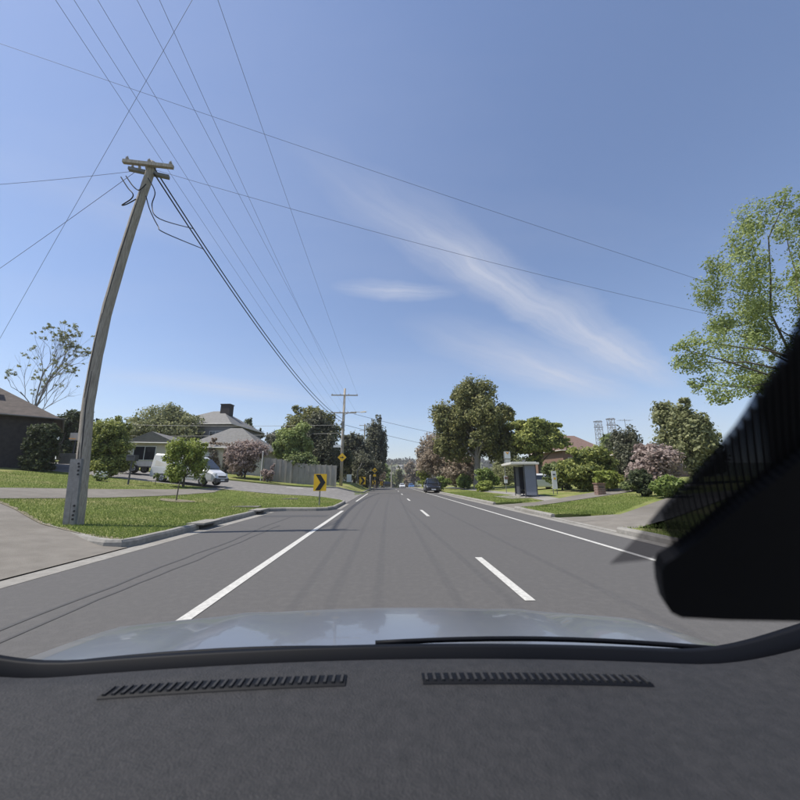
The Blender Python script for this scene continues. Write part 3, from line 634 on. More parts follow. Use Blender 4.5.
# right: red roofed house, brick house with antenna
rb = spot(588, 52)
house('brick house with red brown tiled roof behind the tall bush', rb, .1, [(-3.6, 3.4, 0, 9, 4.3, 2.9, 'x', 2.2)], 'brickred', 'tilered', [((-2, -.02, 2.6), 1.6, 1.3), ((2.5, -.02, 2.6), 1.6, 1.3)])
kb = spot(650, 42)
kz = atY(650, 433, 42).z - kb.z
house('brick house with broad square chimney behind the olive tree', kb, 0, [(-2, 9, 1, 9, 3.0, 1.4, 'x', 3.0)], 'brickred', 'tilered', [((-.8, .98, 2.0), 1.4, 1.2)], [(0, 3, 3.4, kz, 1.7, 'brickred')])
an = empty('tv_antenna', kb + Vector((.1, 3, kz + .11))); tag(an, 'thin television antenna on the brick chimney', 'antenna')
MB().tube([(0, 0, -.1), (0, 0, 2.2)], .03, 6).build('mast', 'steel', an)
MB().tube([(-.9, 0, 2.0), (.9, 0, 2.0)], .02, 5).build('boom', 'steel', an)
for k in range(5): MB().tube([(-.8 + k * .4, -.5, 2.0), (-.8 + k * .4, .5, 2.0)], .012, 4).build('element', 'steel', an)
# houses on the far hill
random.seed(31)
hl = ['small cream house on the far hill above the road end', 'brown roofed house low on the far hill', 'pale house half hidden by trees on the far hill', 'red roofed house near the top of the far hill', 'white walled house on the far hill right of the far pole', 'grey roofed house at the foot of the far hill']
for (px, Y, w, wm, rm), lb in zip(((399, 560, 11, 'cream', 'tilegrey'), (407, 380, 13, 'cream', 'tilebrown'), (390, 480, 10, 'offwhite', 'tilegrey'), (420, 600, 12, 'cream', 'tilered'), (413, 440, 12, 'offwhite', 'tilegrey'), (424, 340, 14, 'cream', 'tilegrey')), hl):
    b0 = spot(px, Y); house(lb, b0 + Vector((0, 0, 1)), random.uniform(-.5, .5), [(-w / 2, w / 2, 0, 9, 4, 2.6, 'x', 2.0)], wm, rm, [((-w * .25, -.02, 1.9), 1.8, 1.3), ((w * .2, -.02, 1.9), 1.8, 1.3)])
# woods on the far hill
rng = np.random.default_rng(9); bl = []
for k in range(900):
    Y = rng.uniform(250, 800); x = rng.uniform(-.35, .5) * Y; 
    if abs(x - .03 * Y) < 7 and Y < 330: continue
    s = rng.uniform(2.5, 5.0); bl.append(((x, Y, Hs(x, Y) + s * .9), (s, s, s * 1.1)))
o = leaves_mesh('woodland', bl, 90000, 1.5, L['hill'], None, 77); tag(o, 'hazy grey green woodland covering the far hill', 'woodland', kind='stuff')

# pale boundary fence, left beyond the side road
fa, fb_ = hit(263, 486.5), hit(334, 487.5); fa.y = fb_.y = 37.6; fa.x = atY(263, 481, 37.6).x; fb_.x = atY(336, 481, 37.6).x
fe = empty('fence', (fa.x, fa.y, Hs(fa.x, fa.y))); tag(fe, 'pale grey panel fence along the side road by the chevron sign', 'fence')
nP = 13; Wd = (fb_.x - fa.x) / nP
for k in range(nP):
    x0 = k * Wd; zz = Hs(fa.x + x0, 37.6) - Hs(fa.x, fa.y); hh = 2.35 if k < 5 else 2.15
    MB().box((x0 + Wd / 2, (0 if k < 5 else .25), zz + hh / 2 - .05), (Wd - .02, .06, hh)).build('panel', 'fencegrey', fe)
    MB().box((x0, (0 if k < 5 else .25) - .02, zz + hh / 2), (.09, .11, hh + .1)).build('post', 'fencegrey', fe)

# ------------------------------------------------------------------ power poles and wires
def insul(parent, c, r=.05, h=.16):
    return MB().tube([(c[0], c[1], c[2]), (c[0], c[1], c[2] + h * .3), (c[0], c[1], c[2] + h * .35), (c[0], c[1], c[2] + h * .6), (c[0], c[1], c[2] + h * .65), (c[0], c[1], c[2] + h)], [r * .5, r, r * .6, r, r * .6, r * .4], 8).build('insulator', 'ceramic', parent)
# near pole
pb = hit(76, 524.5); Yp = pb.y
def pp(px, py): v = atY(px, py, Yp); return v - pb
np_ = empty('utility_pole', pb); tag(np_, 'weathered leaning wooden power pole with steel splints on the front lawn', 'utility pole')
axis_px = [(77, 524.5), (80.5, 490), (84, 450), (88, 405), (96, 360), (107, 310), (123, 255), (136, 214), (149, 176), (153, 163)]
ap = [pp(*a) for a in axis_px]; ap[0].z = -.3
wid = [7.2, 7.0, 6.8, 6.6, 6.6, 6.5, 6.4, 6.3, 6.2, 6.2]
dpt = Yp * math.cos(PITCH)
rads = [w / FPX * dpt * (1 + .0 * i) for i, w in enumerate(wid)]
sh = MB(); K = 46; pts = []; rr = []
rngp = random.Random(3)
for i in range(K + 1):
    t = i / K * (len(ap) - 1); j = min(int(t), len(ap) - 2); u = t - j; pts.append(ap[j].lerp(ap[j + 1], u)); rr.append((rads[j] + (rads[j + 1] - rads[j]) * u) * (.80 - .10 * i / K) * rngp.uniform(.97, 1.03))
sh.tube(pts, rr, 14); shaft = sh.build('shaft', 'wood', np_, smooth=True)
# long drying cracks, recessed strips on the face
for k, (i0, i1, off) in enumerate(((8, 20, .35), (16, 26, -.15), (24, 40, .1), (3, 12, -.1))):
    c = [pts[i] + Vector((off * rr[i], -math.sqrt(max(.01, 1 - off * off)) * rr[i] * 1.0, 0)) for i in range(i0, i1)]
    MB().tube(c, [.004 + .010 * math.sin(math.pi * q / (len(c) - 1)) for q in range(len(c))], 5).build('crack', 'black', np_)
topz = pp(82, 430)
for s, nm in ((-.62, 'splint'), (.16, 'splint')):
    b0, b1 = pts[0].copy(), pts[9].copy(); b0.z = -.2
    t = (b1 - b0).normalized(); c0 = b0 + Vector((s * rads[0] * 1.15, -rads[0] * .75, 0)); c1 = b1 + Vector((s * rads[0] * 1.0, -rads[0] * .75, 0))
    ch = [(-.075, -.01), (.075, -.01), (.075, .10), (.06, .10), (.06, .005), (-.06, .005), (-.06, .10), (-.075, .10)] if s < 0 else [(-.07, -.03), (.07, -.03), (.07, .06), (.055, .06), (.055, -.015), (-.055, -.015), (-.055, .06), (-.07, .06)]
    pr = MB().prism(ch, c0, (1, 0, 0), (0, 1, 0), c1 - c0).build(nm, 'steel', np_)
    if s > 0:
        for u in (.10, .16, .22, .30, .78, .84, .90, .95):
            c = c0.lerp(c1, .1 + u * .88) + Vector((rngp.uniform(-.02, .03), -.034, 0)); MB().tube([c + Vector((0, .004, 0)), c + Vector((0, -.01, 0))], .026, 8).build('bolt', 'black', pr)
def crossarm(parent, c, half, rz=0.0, n=4):
    a = MB().box((c[0], c[1], c[2]), (half * 2, .1, .12), rz).build('crossarm', 'wood', parent)
    out = []
    for k in range(n):
        u = -half + .1 + (half * 2 - .2) * k / (n - 1); p_ = Vector((c[0] + u * math.cos(rz), c[1] + u * math.sin(rz), c[2] + .055)); insul(a, p_); out.append(p_ + Vector((0, 0, .14)))
    return out
# short brackets and cable fittings near the frame of the photo
fit = pts[42]
MB().box((fit.x - .02, fit.y, fit.z), (1.15, .12, .10), .25).build('bracket', 'steel', np_)
crossarm(np_, (pts[45].x, pts[45].y - .16, pts[45].z - .12), .75, .1, 3)
for k in range(3): insul(np_, (fit.x - .5 + .22 * k, fit.y - .1, fit.z + .05), .045, .14)
# far pole
fpB = spot(341, 40); zt2 = atY(342, 388.5, 40).z - fpB.z
P2 = empty('utility_pole', fpB); tag(P2, 'grey power pole with two crossarms and street light on the far corner', 'utility pole')
MB().tube([(0, 0, -.3), (0, 0, zt2 * .5), (.06, 0, zt2)], [.19, .16, .12], 12).build('shaft', 'wood', P2, smooth=True)
zc1, zc2 = atY(342, 395.5, 40).z - fpB.z, atY(342, 413, 40).z - fpB.z
T1 = crossarm(P2, (.06, -.14, zc1), 1.55, 0, 4); T2 = crossarm(P2, (.05, -.14, zc2), 1.45, 0, 4)
MB().tube([(0, -.12, zc2 - .25), (1.0, -.9, zc2 - .05), (2.1, -1.7, zc2 - .2)], .035, 6).build('lamp_arm', 'steel', P2)
lh = MB().prism([(-.38, 0), (.3, -.04), (.42, .03), (.3, .11), (-.38, .09)], (2.35, -2.0, zc2 - .27), (.8, -.6, 0), (0, 0, 1), (.13, .17, 0)).build('lamp_head', 'offwhite', P2)
MB().box((-.02, -.16, atY(341, 425, 40).z - fpB.z), (.26, .22, .75)).build('transformer_box', 'steel', P2)
# signs fixed to the far pole
zs = atY(341, 446.5, 40).z - fpB.z
sn = empty('street_name_sign', fpB + Vector((-.55, -.25, zs))); tag(sn, 'small white street name blade fixed to the far power pole', 'sign')
MB().box((0, 0, 0), (.85, .03, .24)).build('blade', 'white', sn); MB().box((.5, .05, 0), (.16, .05, .08)).build('bracket', 'steel', sn)
zd = atY(341.5, 457.5, 40).z - fpB.z
dsn = empty('warning_sign', fpB + Vector((.05, -.26, zd))); tag(dsn, 'yellow diamond warning sign with black arrow on the far power pole', 'sign')
def diamond(parent, s, arrow=True, y=0.0):
    b_ = MB().prism([(0, -s), (s, 0), (0, s), (-s, 0)], (0, y, 0), (1, 0, 0), (0, 0, 1), (0, .02, 0)).build('board', 'yellow', parent, bevel=.004)
    if arrow:
        MB().prism([(-s * .42, -s * .08), (s * .05, -s * .08), (s * .05, -s * .26), (s * .42, 0), (s * .05, s * .26), (s * .05, s * .08), (-s * .42, s * .08)], (0, y - .006, 0), (1, 0, 0), (0, 0, 1), (0, .004, 0)).build('arrow', 'black', parent)
    return b_
diamond(dsn, .50)
# far pole further along the left, half hidden by the casuarinas, and the one over the crest
for px, Y, yt, lab in ((363.5, 84, 424, 'slim power pole top rising behind the dark casuarinas'), (391.5, 100, 463, 'grey power pole just over the road crest')):
    b0 = spot(px, Y); h0 = atY(px, yt, Y).z - b0.z; t = empty('utility_pole', b0); tag(t, lab, 'utility pole')
    MB().tube([(0, 0, -.5), (0, 0, h0)], [.22, .15], 8).build('shaft', 'wood', t)
    crossarm(t, (0, -.15, h0 - .4), 1.3, 0, 3)
    if Y < 100: crossarm(t, (0, -.15, h0 - 1.6), 1.2, 0, 3)
def wire(name, label, a, b_, sag, r, m='wire', n=28, cat='cable', group=None):
    a, b_ = Vector(a), Vector(b_); o_ = a.copy()
    q = [a.lerp(b_, i / n) - Vector((0, 0, sag * 4 * (i / n) * (1 - i / n))) - o_ for i in range(n + 1)]
    t = MB().tube(q, r, 5).build(name, m, None); t.location = o_; tag(t, label, cat, group); return t
lab_w = ['first', 'second', 'third', 'fourth', 'fifth', 'sixth', 'seventh']
ends = [(T2[0], 172), (T2[1], 186), (T2[2], 203), (T2[3], 229), (T1[1], 239), (T1[3], 279)]
for k, (e, px) in enumerate(ends):
    A = fpB + e; Bm = atY(px, 176, 10.5); d = Bm - A; E_ = A + d * (75 / abs(d.y))
    # parabola through A and Bm with the low point near the middle of the span
    sag = 1.1; n = 34; q = []
    tb = abs(d.y) / 75
    corr = sag * 4 * tb * (1 - tb) / tb
    for i in range(n + 1):
        u = i / n; q.append((E_ - A) * u + Vector((0, 0, -sag * 4 * u * (1 - u) + corr * u)))
    t = MB().tube(q, .0055, 5).build('power_line', 'alu'); t.location = A
    tag(t, 'thin power line to the far pole, %s from the left where the wires fan out' % lab_w[k], 'cable', 'power lines along the left of the road')
bundle_pt = []
def smooth_path(c, m=6):
    out = []
    for i in range(len(c) - 1):
        p0, p1, p2, p3 = c[max(0, i - 1)], c[i], c[i + 1], c[min(len(c) - 1, i + 2)]
        for q in range(m):
            t = q / m; out.append(.5 * ((2 * p1) + (p2 - p0) * t + (2 * p0 - 5 * p1 + 4 * p2 - p3) * t * t + (3 * p1 - p0 - 3 * p2 + p3) * t ** 3))
    return out + [c[-1]]
# thick bundled cables from the near pole to the far pole
for k, (i, s_, px, lab) in enumerate(((44, .10, 322, 'upper thick black bundled cable from the leaning pole to the far pole'), (41, .22, 324, 'lower thick black bundled cable looping off the leaning pole'))):
    A = pb + pts[i] + Vector((s_, -.1, 0)); B_ = fpB + Vector((-.15, -.2, zc2 - .7 - .35 * k)); wire('bundled_cable', lab, A, B_, 1.15, .024, n=30); u_ = .075 + .02 * k; bundle_pt.append(A.lerp(B_, u_) - Vector((0, 0, 1.15 * 4 * u_ * (1 - u_))))
# loops of service cable hanging by the near pole
for k, lp in enumerate((((148, 178), (155, 192), (152, 206), (160, 219), (170, 220)), ((146, 196), (150, 210), (158, 226), (165, 233), (172, 236)))):
    c = [atY(x, y, Yp - .15) for x, y in lp[:-1]] + [bundle_pt[k]]; c = smooth_path(c); o0 = c[0].copy(); t = MB().tube([v - o0 for v in c], .016, 5).build('cable_loop', 'wire'); t.location = o0
    tag(t, ('upper' if k == 0 else 'lower') + ' slack black cable loop hanging at the right of the leaning pole', 'cable')
for k, lp in enumerate((((121, 177), (128, 188), (133, 194), (131, 199), (122, 205), (127, 204), (136, 199)), ((126, 176), (133, 186), (139, 190), (146, 184)))):
    c = smooth_path([atY(x, y, Yp - .2) for x, y in lp]); o0 = c[0].copy(); t = MB().tube([v - o0 for v in c], .018, 5).build('cable_loop', 'wire'); t.location = o0
    tag(t, ('lower' if k == 0 else 'upper') + ' tangled cable fitting at the left of the leaning pole top', 'cable')
topL = pb + pts[42]
wire('service_wire', 'service wire from the pole down left toward the dark brick house', topL + Vector((-.5, 0, .0)), atY(-160, 372, 24), .35, .007)
wire('service_wire', 'steep service wire crossing the upper left corner of sky', atY(235, -75, 7.0), atY(-120, 551, 21), -.1, .0055)
wire('service_wire', 'service wire running out of frame at the far left from the pole top', topL + Vector((-.3, 0, .1)), atY(-220, 192, Yp + 1.5), .25, .006)
wire('service_wire', 'long thin wire crossing the whole road from the pole to the right trees', topL + Vector((.1, 0, .15)), atY(900, 352, 15), .5, .0055)
wire('service_wire', 'upper wire crossing the sky toward the overhanging tree', atY(-120, 2, 9), atY(900, 345, 14), .15, .0055)
wire('service_wire', 'far wire from the street light pole across the crest to the right', fpB + Vector((1.2, 0, zc2 - .1)), spot(520, 70) + Vector((0, 0, 7.2)), .6, .02)
wire('service_wire', 'lower far wire across the crest behind the casuarinas', fpB + Vector((.2, 0, zc2 - 1.4)), spot(500, 95) + Vector((0, 0, 7.0)), .6, .022)
for k, (ya, yb, lab) in enumerate(((424, 425, 'upper pale cable strung left from the far pole past the grey roof'), (437.5, 433, 'lower pale cable strung left from the far pole over the garage roof'))):
    wire('service_wire', lab, atY(-40, ya - 6, 44), fpB + Vector((-.1, 0, atY(341, yb, 40).z - fpB.z)), .45, .022, 'steel')

# ------------------------------------------------------------------ signs
def chevron_sign(px, py_top, py_bot, py_base, wpx, label, base=None, name='chevron_sign'):
    b0 = base or hit(px, py_base); d = b0.y * math.cos(PITCH)
    w = wpx * d / FPX; zt, zb = atY(px, py_top, b0.y).z - b0.z, atY(px, py_bot, b0.y).z - b0.z; h = zt - zb; zc = (zt + zb) / 2
    t = empty(name, b0, .0); tag(t, label, 'sign')
    MB().tube([(0, .04, -.3), (0, .04, zb + h * .8)], .032, 8).build('post', 'steel', t)
    MB().prism([(-w / 2, -h / 2), (w / 2, -h / 2), (w / 2, h / 2), (-w / 2, h / 2)], (0, -.02, zc), (1, 0, 0), (0, 0, 1), (0, .02, 0)).build('board', 'yellow', t, bevel=.003)
    c = [(-.36, .46), (.02, .46), (.42, 0), (.02, -.46), (-.36, -.46), (.02, 0)]
    MB().prism([(x * w, z * h) for x, z in c], (0, -.026, zc), (1, 0, 0), (0, 0, 1), (0, .004, 0)).build('chevron_mark', 'black', t)
    return t
chevron_sign(319, 474, 491, 505.5, 12.6, 'yellow chevron sign with black arrow on the grassed build-out')
chevron_sign(362.5, 477, 484.5, 489, 6.0, 'small chevron sign on the far corner past the side road', base=spot(362.5, 47))
chevron_sign(374, 480.5, 484.5, 488, 3.2, 'tiny chevron sign at the road crest left edge', base=spot(374, 51.5))
chevron_sign(381.5, 481.5, 485.5, 489, 2.2, 'tiny narrow yellow marker sign furthest along the crest', base=spot(381.5, 74))
wb = spot(374.5, 53); t = empty('warning_sign', wb); tag(t, 'yellow diamond sign on a thin post near the road crest', 'sign')
zz = atY(374.5, 470.3, 53).z - wb.z
MB().tube([(0, .05, -.4), (0, .05, zz)], .04, 6).build('post', 'steel', t)
bd = diamond(t, .38, False); bd.location.z = zz
MB().box((0, -.012, zz), (.4, .01, .12)).build('arrow', 'black', t); MB().box((0, 0, zz - .75), (.42, .03, .34)).build('plate', 'yellow', t)
wbx = spot(349, 46); t = empty('white_board', wbx); tag(t, 'small white board standing at the foot of the dark trees', 'board'); MB().box((0, 0, .65), (.62, .05, .95)).build('panel', 'white', t)
for s in (-1, 1): MB().box((s * .25, .05, .3), (.05, .05, .8)).build('leg', 'steel', t)
ps = spot(370.3, 50); t = empty('bollard_post', ps); tag(t, 'short timber post at the left of the road crest', 'post'); MB().tube([(0, 0, -.2), (0, 0, 2.0), (0, 0, 2.06)], [.12, .11, .07], 10).build('shaft', 'wood', t)
lg = [atY(357.5, 471, 49), atY(362.5, 461.5, 49)]; t = empty('leaning_limb', lg[0]); tag(t, 'pale bare limb leaning out of the dark casuarina', 'branch'); MB().tube([(0, .3, -1.4), (.0, 0, 0), (lg[1] - lg[0]) * .5 + Vector((.06, 0, 0)), lg[1] - lg[0]], [.10, .09, .075, .04], 7).build('stem', 'barkgrey', t)
# slim post by the garage, letterbox on a post, sapling stake
ps = hit(260.5, 482.5); ps = spot(260.5, 36.5); t = empty('thin_post', ps); tag(t, 'thin pale post standing by the pale fence', 'post'); MB().tube([(0, 0, -.2), (0, 0, atY(260.5, 452, 36.5).z - ps.z)], [.06, .05], 8).build('shaft', 'offwhite', t); MB().tube([(0, 0, atY(260.5, 452, 36.5).z - ps.z), (0, 0, atY(260.5, 451, 36.5).z - ps.z)], [.08, .03], 8).build('cap', 'offwhite', t)
bx = hit(128, 484.5); zz = lambda y: atY(128, y, bx.y).z - bx.z
t = empty('letterbox', bx); tag(t, 'grey box on a post on the lawn right of the round bush', 'letterbox')
MB().tube([(0, 0, -.2), (0, 0, zz(461))], .05, 8).build('post', 'darksteel', t); wbw = 8.5 / FPX * bx.y
MB().box((0, 0, (zz(455) + zz(461)) / 2), (wbw, .35, zz(455) - zz(461)), 0).build('box', 'darksteel', t, bevel=.02); MB().box((0, -.18, (zz(455) + zz(461)) / 2 + .08), (wbw * .7, .012, .05)).build('slot', 'black', t)
st = hit(176, 501); t = empty('tree_stake', st); tag(t, 'thin dark stake in a mulch ring on the lawn before the van', 'stake')
MB().tube([(0, 0, -.2), (.03, 0, .7), (.05, 0, atY(176.5, 481, st.y).z - st.z)], [.028, .026, .022], 6).build('shaft', 'bark', t)
bl = [((random.uniform(-.05, .12), random.uniform(-.1, .1), 1.3 + .1 * k), (.08, .08, .08)) for k in range(4)]
leaves_mesh('foliage', bl, 40, .07, L['mid'], t, 91)
mb = MB(); ring = [(math.cos(a) * .75 * (1 + .15 * math.sin(3 * a)), math.sin(a) * .6) for a in np.linspace(0, 2 * math.pi, 22)[:-1]]
mu = patch('mulch_ring', [(st.x + x, st.y + y) for x, y in ring], 'soil', lambda x, y: Hs(x, y) + .03, .5)
for k, (px, py, hgt) in enumerate(((155, 485, .75), (202, 486, .7))):
    b0 = hit(px, py); t = empty('seedling', b0); tag(t, ('small dark seedling at the left of' if k == 0 else 'small dark seedling at the right of') + ' the staked young tree', 'plant')
    MB().tube([(0, 0, -.05), (.03, 0, hgt)], [.02, .01], 5).build('stem', 'bark', t); leaves_mesh('foliage', [((0, 0, hgt * .7), (.18, .18, .3))], 120, .09, L['mid'], t, 95 + k)
b0 = hit(101, 481); t = empty('flowering_plant', b0); tag(t, 'low white and blue flowering plant in front of the round bush', 'plant')
leaves_mesh('foliage', [((0, 0, .25), (.35, .3, .25))], 260, .1, L['mid'], t, 97); mb = MB(); rg = random.Random(5)
for k in range(26): mb.box((rg.uniform(-.3, .3), rg.uniform(-.25, .05), rg.uniform(.25, .6)), (.07, .07, .06), rg.uniform(0, 3))
mb.build('blossom', 'white', t)
# basketball backboard by the dark house
bb = spot(66, 33); zz = lambda y: atY(66, y, 33).z - bb.z
t = empty('basketball_hoop', bb); tag(t, 'grey basketball backboard on a post left of the leaning pole', 'basketball hoop')
MB().tube([(0, .1, -.2), (0, .1, zz(437))], .06, 8).build('post', 'darksteel', t); MB().box((0, 0, zz(436.5)), (.95, .05, .68)).build('backboard', 'offwhite', t)
MB().tube([(.22 * math.cos(a), -.28 + .22 * math.sin(a), zz(439)) for a in np.linspace(0, 2 * math.pi, 15)], .015, 5).build('rim', 'orange', t)
b0 = spot(65, 31); t = empty('low_wall', b0); tag(t, 'low beige block wall at the corner of the dark house', 'wall'); zz = lambda y: atY(65, y, 31).z - b0.z
for i in range(4):
    for j in range(3): MB().box((-.55 + i * .42 + (j % 2) * .1, 0, .18 + j * .3 + .2), (.41, .3, .285)).build('block', 'cream', t, bevel=.012)

# ------------------------------------------------------------------ bus stop
bs = hit(506.5, 493); Yb = bs.y; k_ = Yb * math.cos(PITCH) / FPX
t = empty('bus_stop_sign', bs); tag(t, 'white bus stop flag with orange corner mark on a thin pole', 'sign'); zz = lambda y: atY(507, y, Yb).z - bs.z
MB().tube([(0, 0, -.2), (0, 0, zz(452))], .03, 8).build('pole', 'steel', t)
fw_ = 6.2 * k_; fh = zz(451.5) - zz(458.5)
MB().box((fw_ / 2 + .03, -.01, zz(455)), (fw_, .035, fh)).build('flag', 'white', t)
MB().prism([(-.30, .44), (.02, .06), (.32, .44), (.12, .44), (.02, .30), (-.10, .44)], (fw_ / 2 + .03, -.034, zz(455)), (fw_, 0, 0), (0, 0, fh), (0, .004, 0)).build('mark', 'orange', t)
MB().box((fw_ / 2 + .03, -.01, zz(461.3)), (fw_ * .9, .03, zz(459.2) - zz(463.5))).build('lower_flag', 'offwhite', t)
tm = MB().box((0, -.045, zz(479.5)), (.30, .03, .62)).build('timetable', 'white', t); MB().box((.06, -.064, zz(478)), (.34, .01, .24)).build('timetable_strip', 'brickred', t)
# shelter: opening faces the road (left), plain side panel faces the camera
sb_ = hit(532, 497.5); Ys = sb_.y; ks = Ys * math.cos(PITCH) / FPX
zr = atY(532, 464.5, Ys).z - sb_.z
t = empty('bus_shelter', sb_, -.10); tag(t, 'grey bus shelter with flat pale roof beside the road', 'bus shelter')
W = 10.5 * ks; D = 2.6
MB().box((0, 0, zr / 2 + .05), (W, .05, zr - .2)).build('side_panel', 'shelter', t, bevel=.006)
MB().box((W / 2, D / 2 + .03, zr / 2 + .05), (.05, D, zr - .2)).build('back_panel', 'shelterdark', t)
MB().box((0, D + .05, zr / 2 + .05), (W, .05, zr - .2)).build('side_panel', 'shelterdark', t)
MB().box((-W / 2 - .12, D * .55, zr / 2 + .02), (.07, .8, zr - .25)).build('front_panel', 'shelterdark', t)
for x in (-W / 2 - .05, W / 2 + .03):
    for y in (0, D): MB().box((x, y, zr / 2), (.06, .06, zr)).build('post', 'darksteel', t)
rf = MB().box((-.36, D / 2 - .1, zr + .07), (W + 1.2, D + .3, .15)).build('roof', 'offwhite', t, bevel=.015)
MB().box((-.36, D / 2 - .1, zr + .16), (W + .9, D, .04)).build('roof_cap', 'white', rf)
MB().box((.05, D / 2, .45), (.38, D - .5, .05)).build('bench_seat', 'darksteel', t)
for y in (.5, D - .5): MB().box((.05, y, .21), (.06, .06, .42)).build('bench_leg', 'darksteel', t)
patch('shelter_pad', [(sb_.x - 1.6, sb_.y - .5), (sb_.x + 1.0, sb_.y - .5), (sb_.x + 1.2, sb_.y + 3.4), (sb_.x - 1.6, sb_.y + 3.4)], 'concrete', lambda x, y: Hs(x, y) + .03, .7)
# brick letterbox
lb = hit(600.5, 495); t = empty('brick_letterbox', lb); tag(t, 'brown brick letterbox pillar beside the right driveway', 'letterbox'); kk = lb.y * math.cos(PITCH) / FPX
w = 8.2 * kk; h = 11 * kk; rows = 9
for r_ in range(rows):
    for c_ in range(3):
        for dpt2 in range(2):
            off = .5 if r_ % 2 else 0
            x = -w / 2 + (c_ + .5) * w / 3; MB().box((x + (off - .25) * .02, -.1 + dpt2 * .22, (r_ + .5) * h / rows), (w / 3 - .012, .205, h / rows - .012)).build('brick', 'brickred', t)
MB().box((0, 0, h / 2), (w - .03, .38, h - .02)).build('mortar_core', 'offwhite', t); MB().box((0, 0, h + .03), (w + .08, .52, .06)).build('cap', 'brickred', t); MB().box((0, -.206, h * .72), (.3, .012, .06)).build('slot', 'black', t)
# sign board by the parked white car
vb = spot(554.5, 25.5); zz = lambda y: atY(554.5, y, 25.5).z - vb.z
t = empty('sign_board', vb); tag(t, 'narrow white upright sign with yellow spot right of the bus shelter', 'sign')
MB().box((0, 0, (zz(471) + zz(489)) / 2), (.34, .05, zz(471) - zz(489))).build('board', 'white', t); MB().box((.02, -.03, zz(478.5)), (.16, .012, .14)).build('spot', 'yellow', t); MB().box((0, -.03, zz(474.5)), (.2, .012, .10)).build('print', 'darksteel', t)
for s in (-1, 1): MB().box((s * .14, .04, zz(489) / 2), (.04, .04, zz(489) + .3)).build('leg', 'steel', t)

# lattice transmission towers far off
for px, yt, Y, lab in ((605.5, 421, 420, 'left of the two hazy lattice transmission towers'), (619, 418.5, 400, 'right of the two hazy lattice transmission towers')):
    b0 = spot(px, Y); zt = atY(px, yt, Y).z - b0.z; t = empty('transmission_tower', b0); tag(t, lab, 'transmission tower', 'lattice towers behind the red roof')
    wb_, wt_ = 4.6, 2.7; m = MB(); cs = [(-1, -1), (1, -1), (1, 1), (-1, 1)]
    wz = lambda z: wb_ + (wt_ - wb_) * z / zt
    for a, b_ in cs: m.tube([(a * wz(0), b_ * wz(0), -2), (a * wt_, b_ * wt_, zt)], .38, 4)
    m.build('leg_frame', 'steel', t); m = MB(); nl = 14
    for i in range(nl):
        z0, z1 = zt * i / nl, zt * (i + 1) / nl
        for q in range(4):
            (a, b_), (c_, d_) = cs[q], cs[(q + 1) % 4]
            m.tube([(a * wz(z0), b_ * wz(z0), z0), (c_ * wz(z1), d_ * wz(z1), z1)], .2, 3); m.tube([(a * wz(z1), b_ * wz(z1), z1), (c_ * wz(z1), d_ * wz(z1), z1)], .2, 3)
    m.build('bracing', 'steel', t)
    for z in (zt - 1, zt - 8): MB().box((0, 0, z), (wt_ * 4.2, 1.0, 1.0)).build('crossarm', 'steel', t)

# ------------------------------------------------------------------ vehicles
def wheel(parent, c, r, w=.22):
    wv = MB(); n = 20
    a = empty('wheel', c); a.parent = parent
    wv.tube([(0, -w / 2, 0), (0, -w / 2 + .02, 0), (0, w / 2 - .02, 0), (0, w / 2, 0)], [r * .93, r, r, r * .93], n); wv.build('tyre', 'rubber', a)
    MB().tube([(0, -w / 2 - .012, 0), (0, w / 2 + .012, 0)], r * .62, n).build('rim', 'carsilver', a)
    m = MB()
    for k in range(5):
        th = k * 2 * math.pi / 5; m.box((math.cos(th) * r * .33, -w / 2 - .02, math.sin(th) * r * .33), (r * .5, .02, r * .13), rot=Matrix.Rotation(-th, 3, 'Y'))
    m.build('spokes', 'darksteel', a); return a
def loft(stations, m, parent, name='body'):
    vs, fs = [], []; n = 10
    for (x, zb, zm, zt, wb2, wt2) in stations:
        c = min(.12, (zt - zm) * .3 + .02)
        ring = [(wb2 * .94, zb), (wb2, zb + .12), (wb2, zm), (wt2, zt - c), (wt2 - c, zt)]
        vs += [(x, -a, z) for a, z in ring] + [(x, a, z) for a, z in ring[::-1]]
    for i in range(len(stations) - 1):
        for k in range(n): fs.append((i * n + k, i * n + (k + 1) % n, (i + 1) * n + (k + 1) % n, (i + 1) * n + k))
    fs += [tuple(range(n - 1, -1, -1)), tuple((len(stations) - 1) * n + k for k in range(n))]
    mb = MB().add(vs, fs); o = mb.build(name, m, parent)
    b = bmesh.new(); b.from_mesh(o.data); bmesh.ops.recalc_face_normals(b, faces=b.faces); b.to_mesh(o.data); b.free(); return o
def side_glass(parent, xs, z0, z1, w0, w1, y_sign, m='glass'):
    (xa, xb, xc, xd) = xs; e = .008 * y_sign
    return MB().add([(xa, w0 * y_sign + e, z0), (xb, w0 * y_sign + e, z0), (xc, w1 * y_sign + e, z1), (xd, w1 * y_sign + e, z1), (xa, w0 * y_sign - e * 2, z0), (xb, w0 * y_sign - e * 2, z0), (xc, w1 * y_sign - e * 2, z1), (xd, w1 * y_sign - e * 2, z1)],
                    [(0, 1, 2, 3), (7, 6, 5, 4), (0, 4, 5, 1), (1, 5, 6, 2), (2, 6, 7, 3), (3, 7, 4, 0)]).build('window', m, parent)
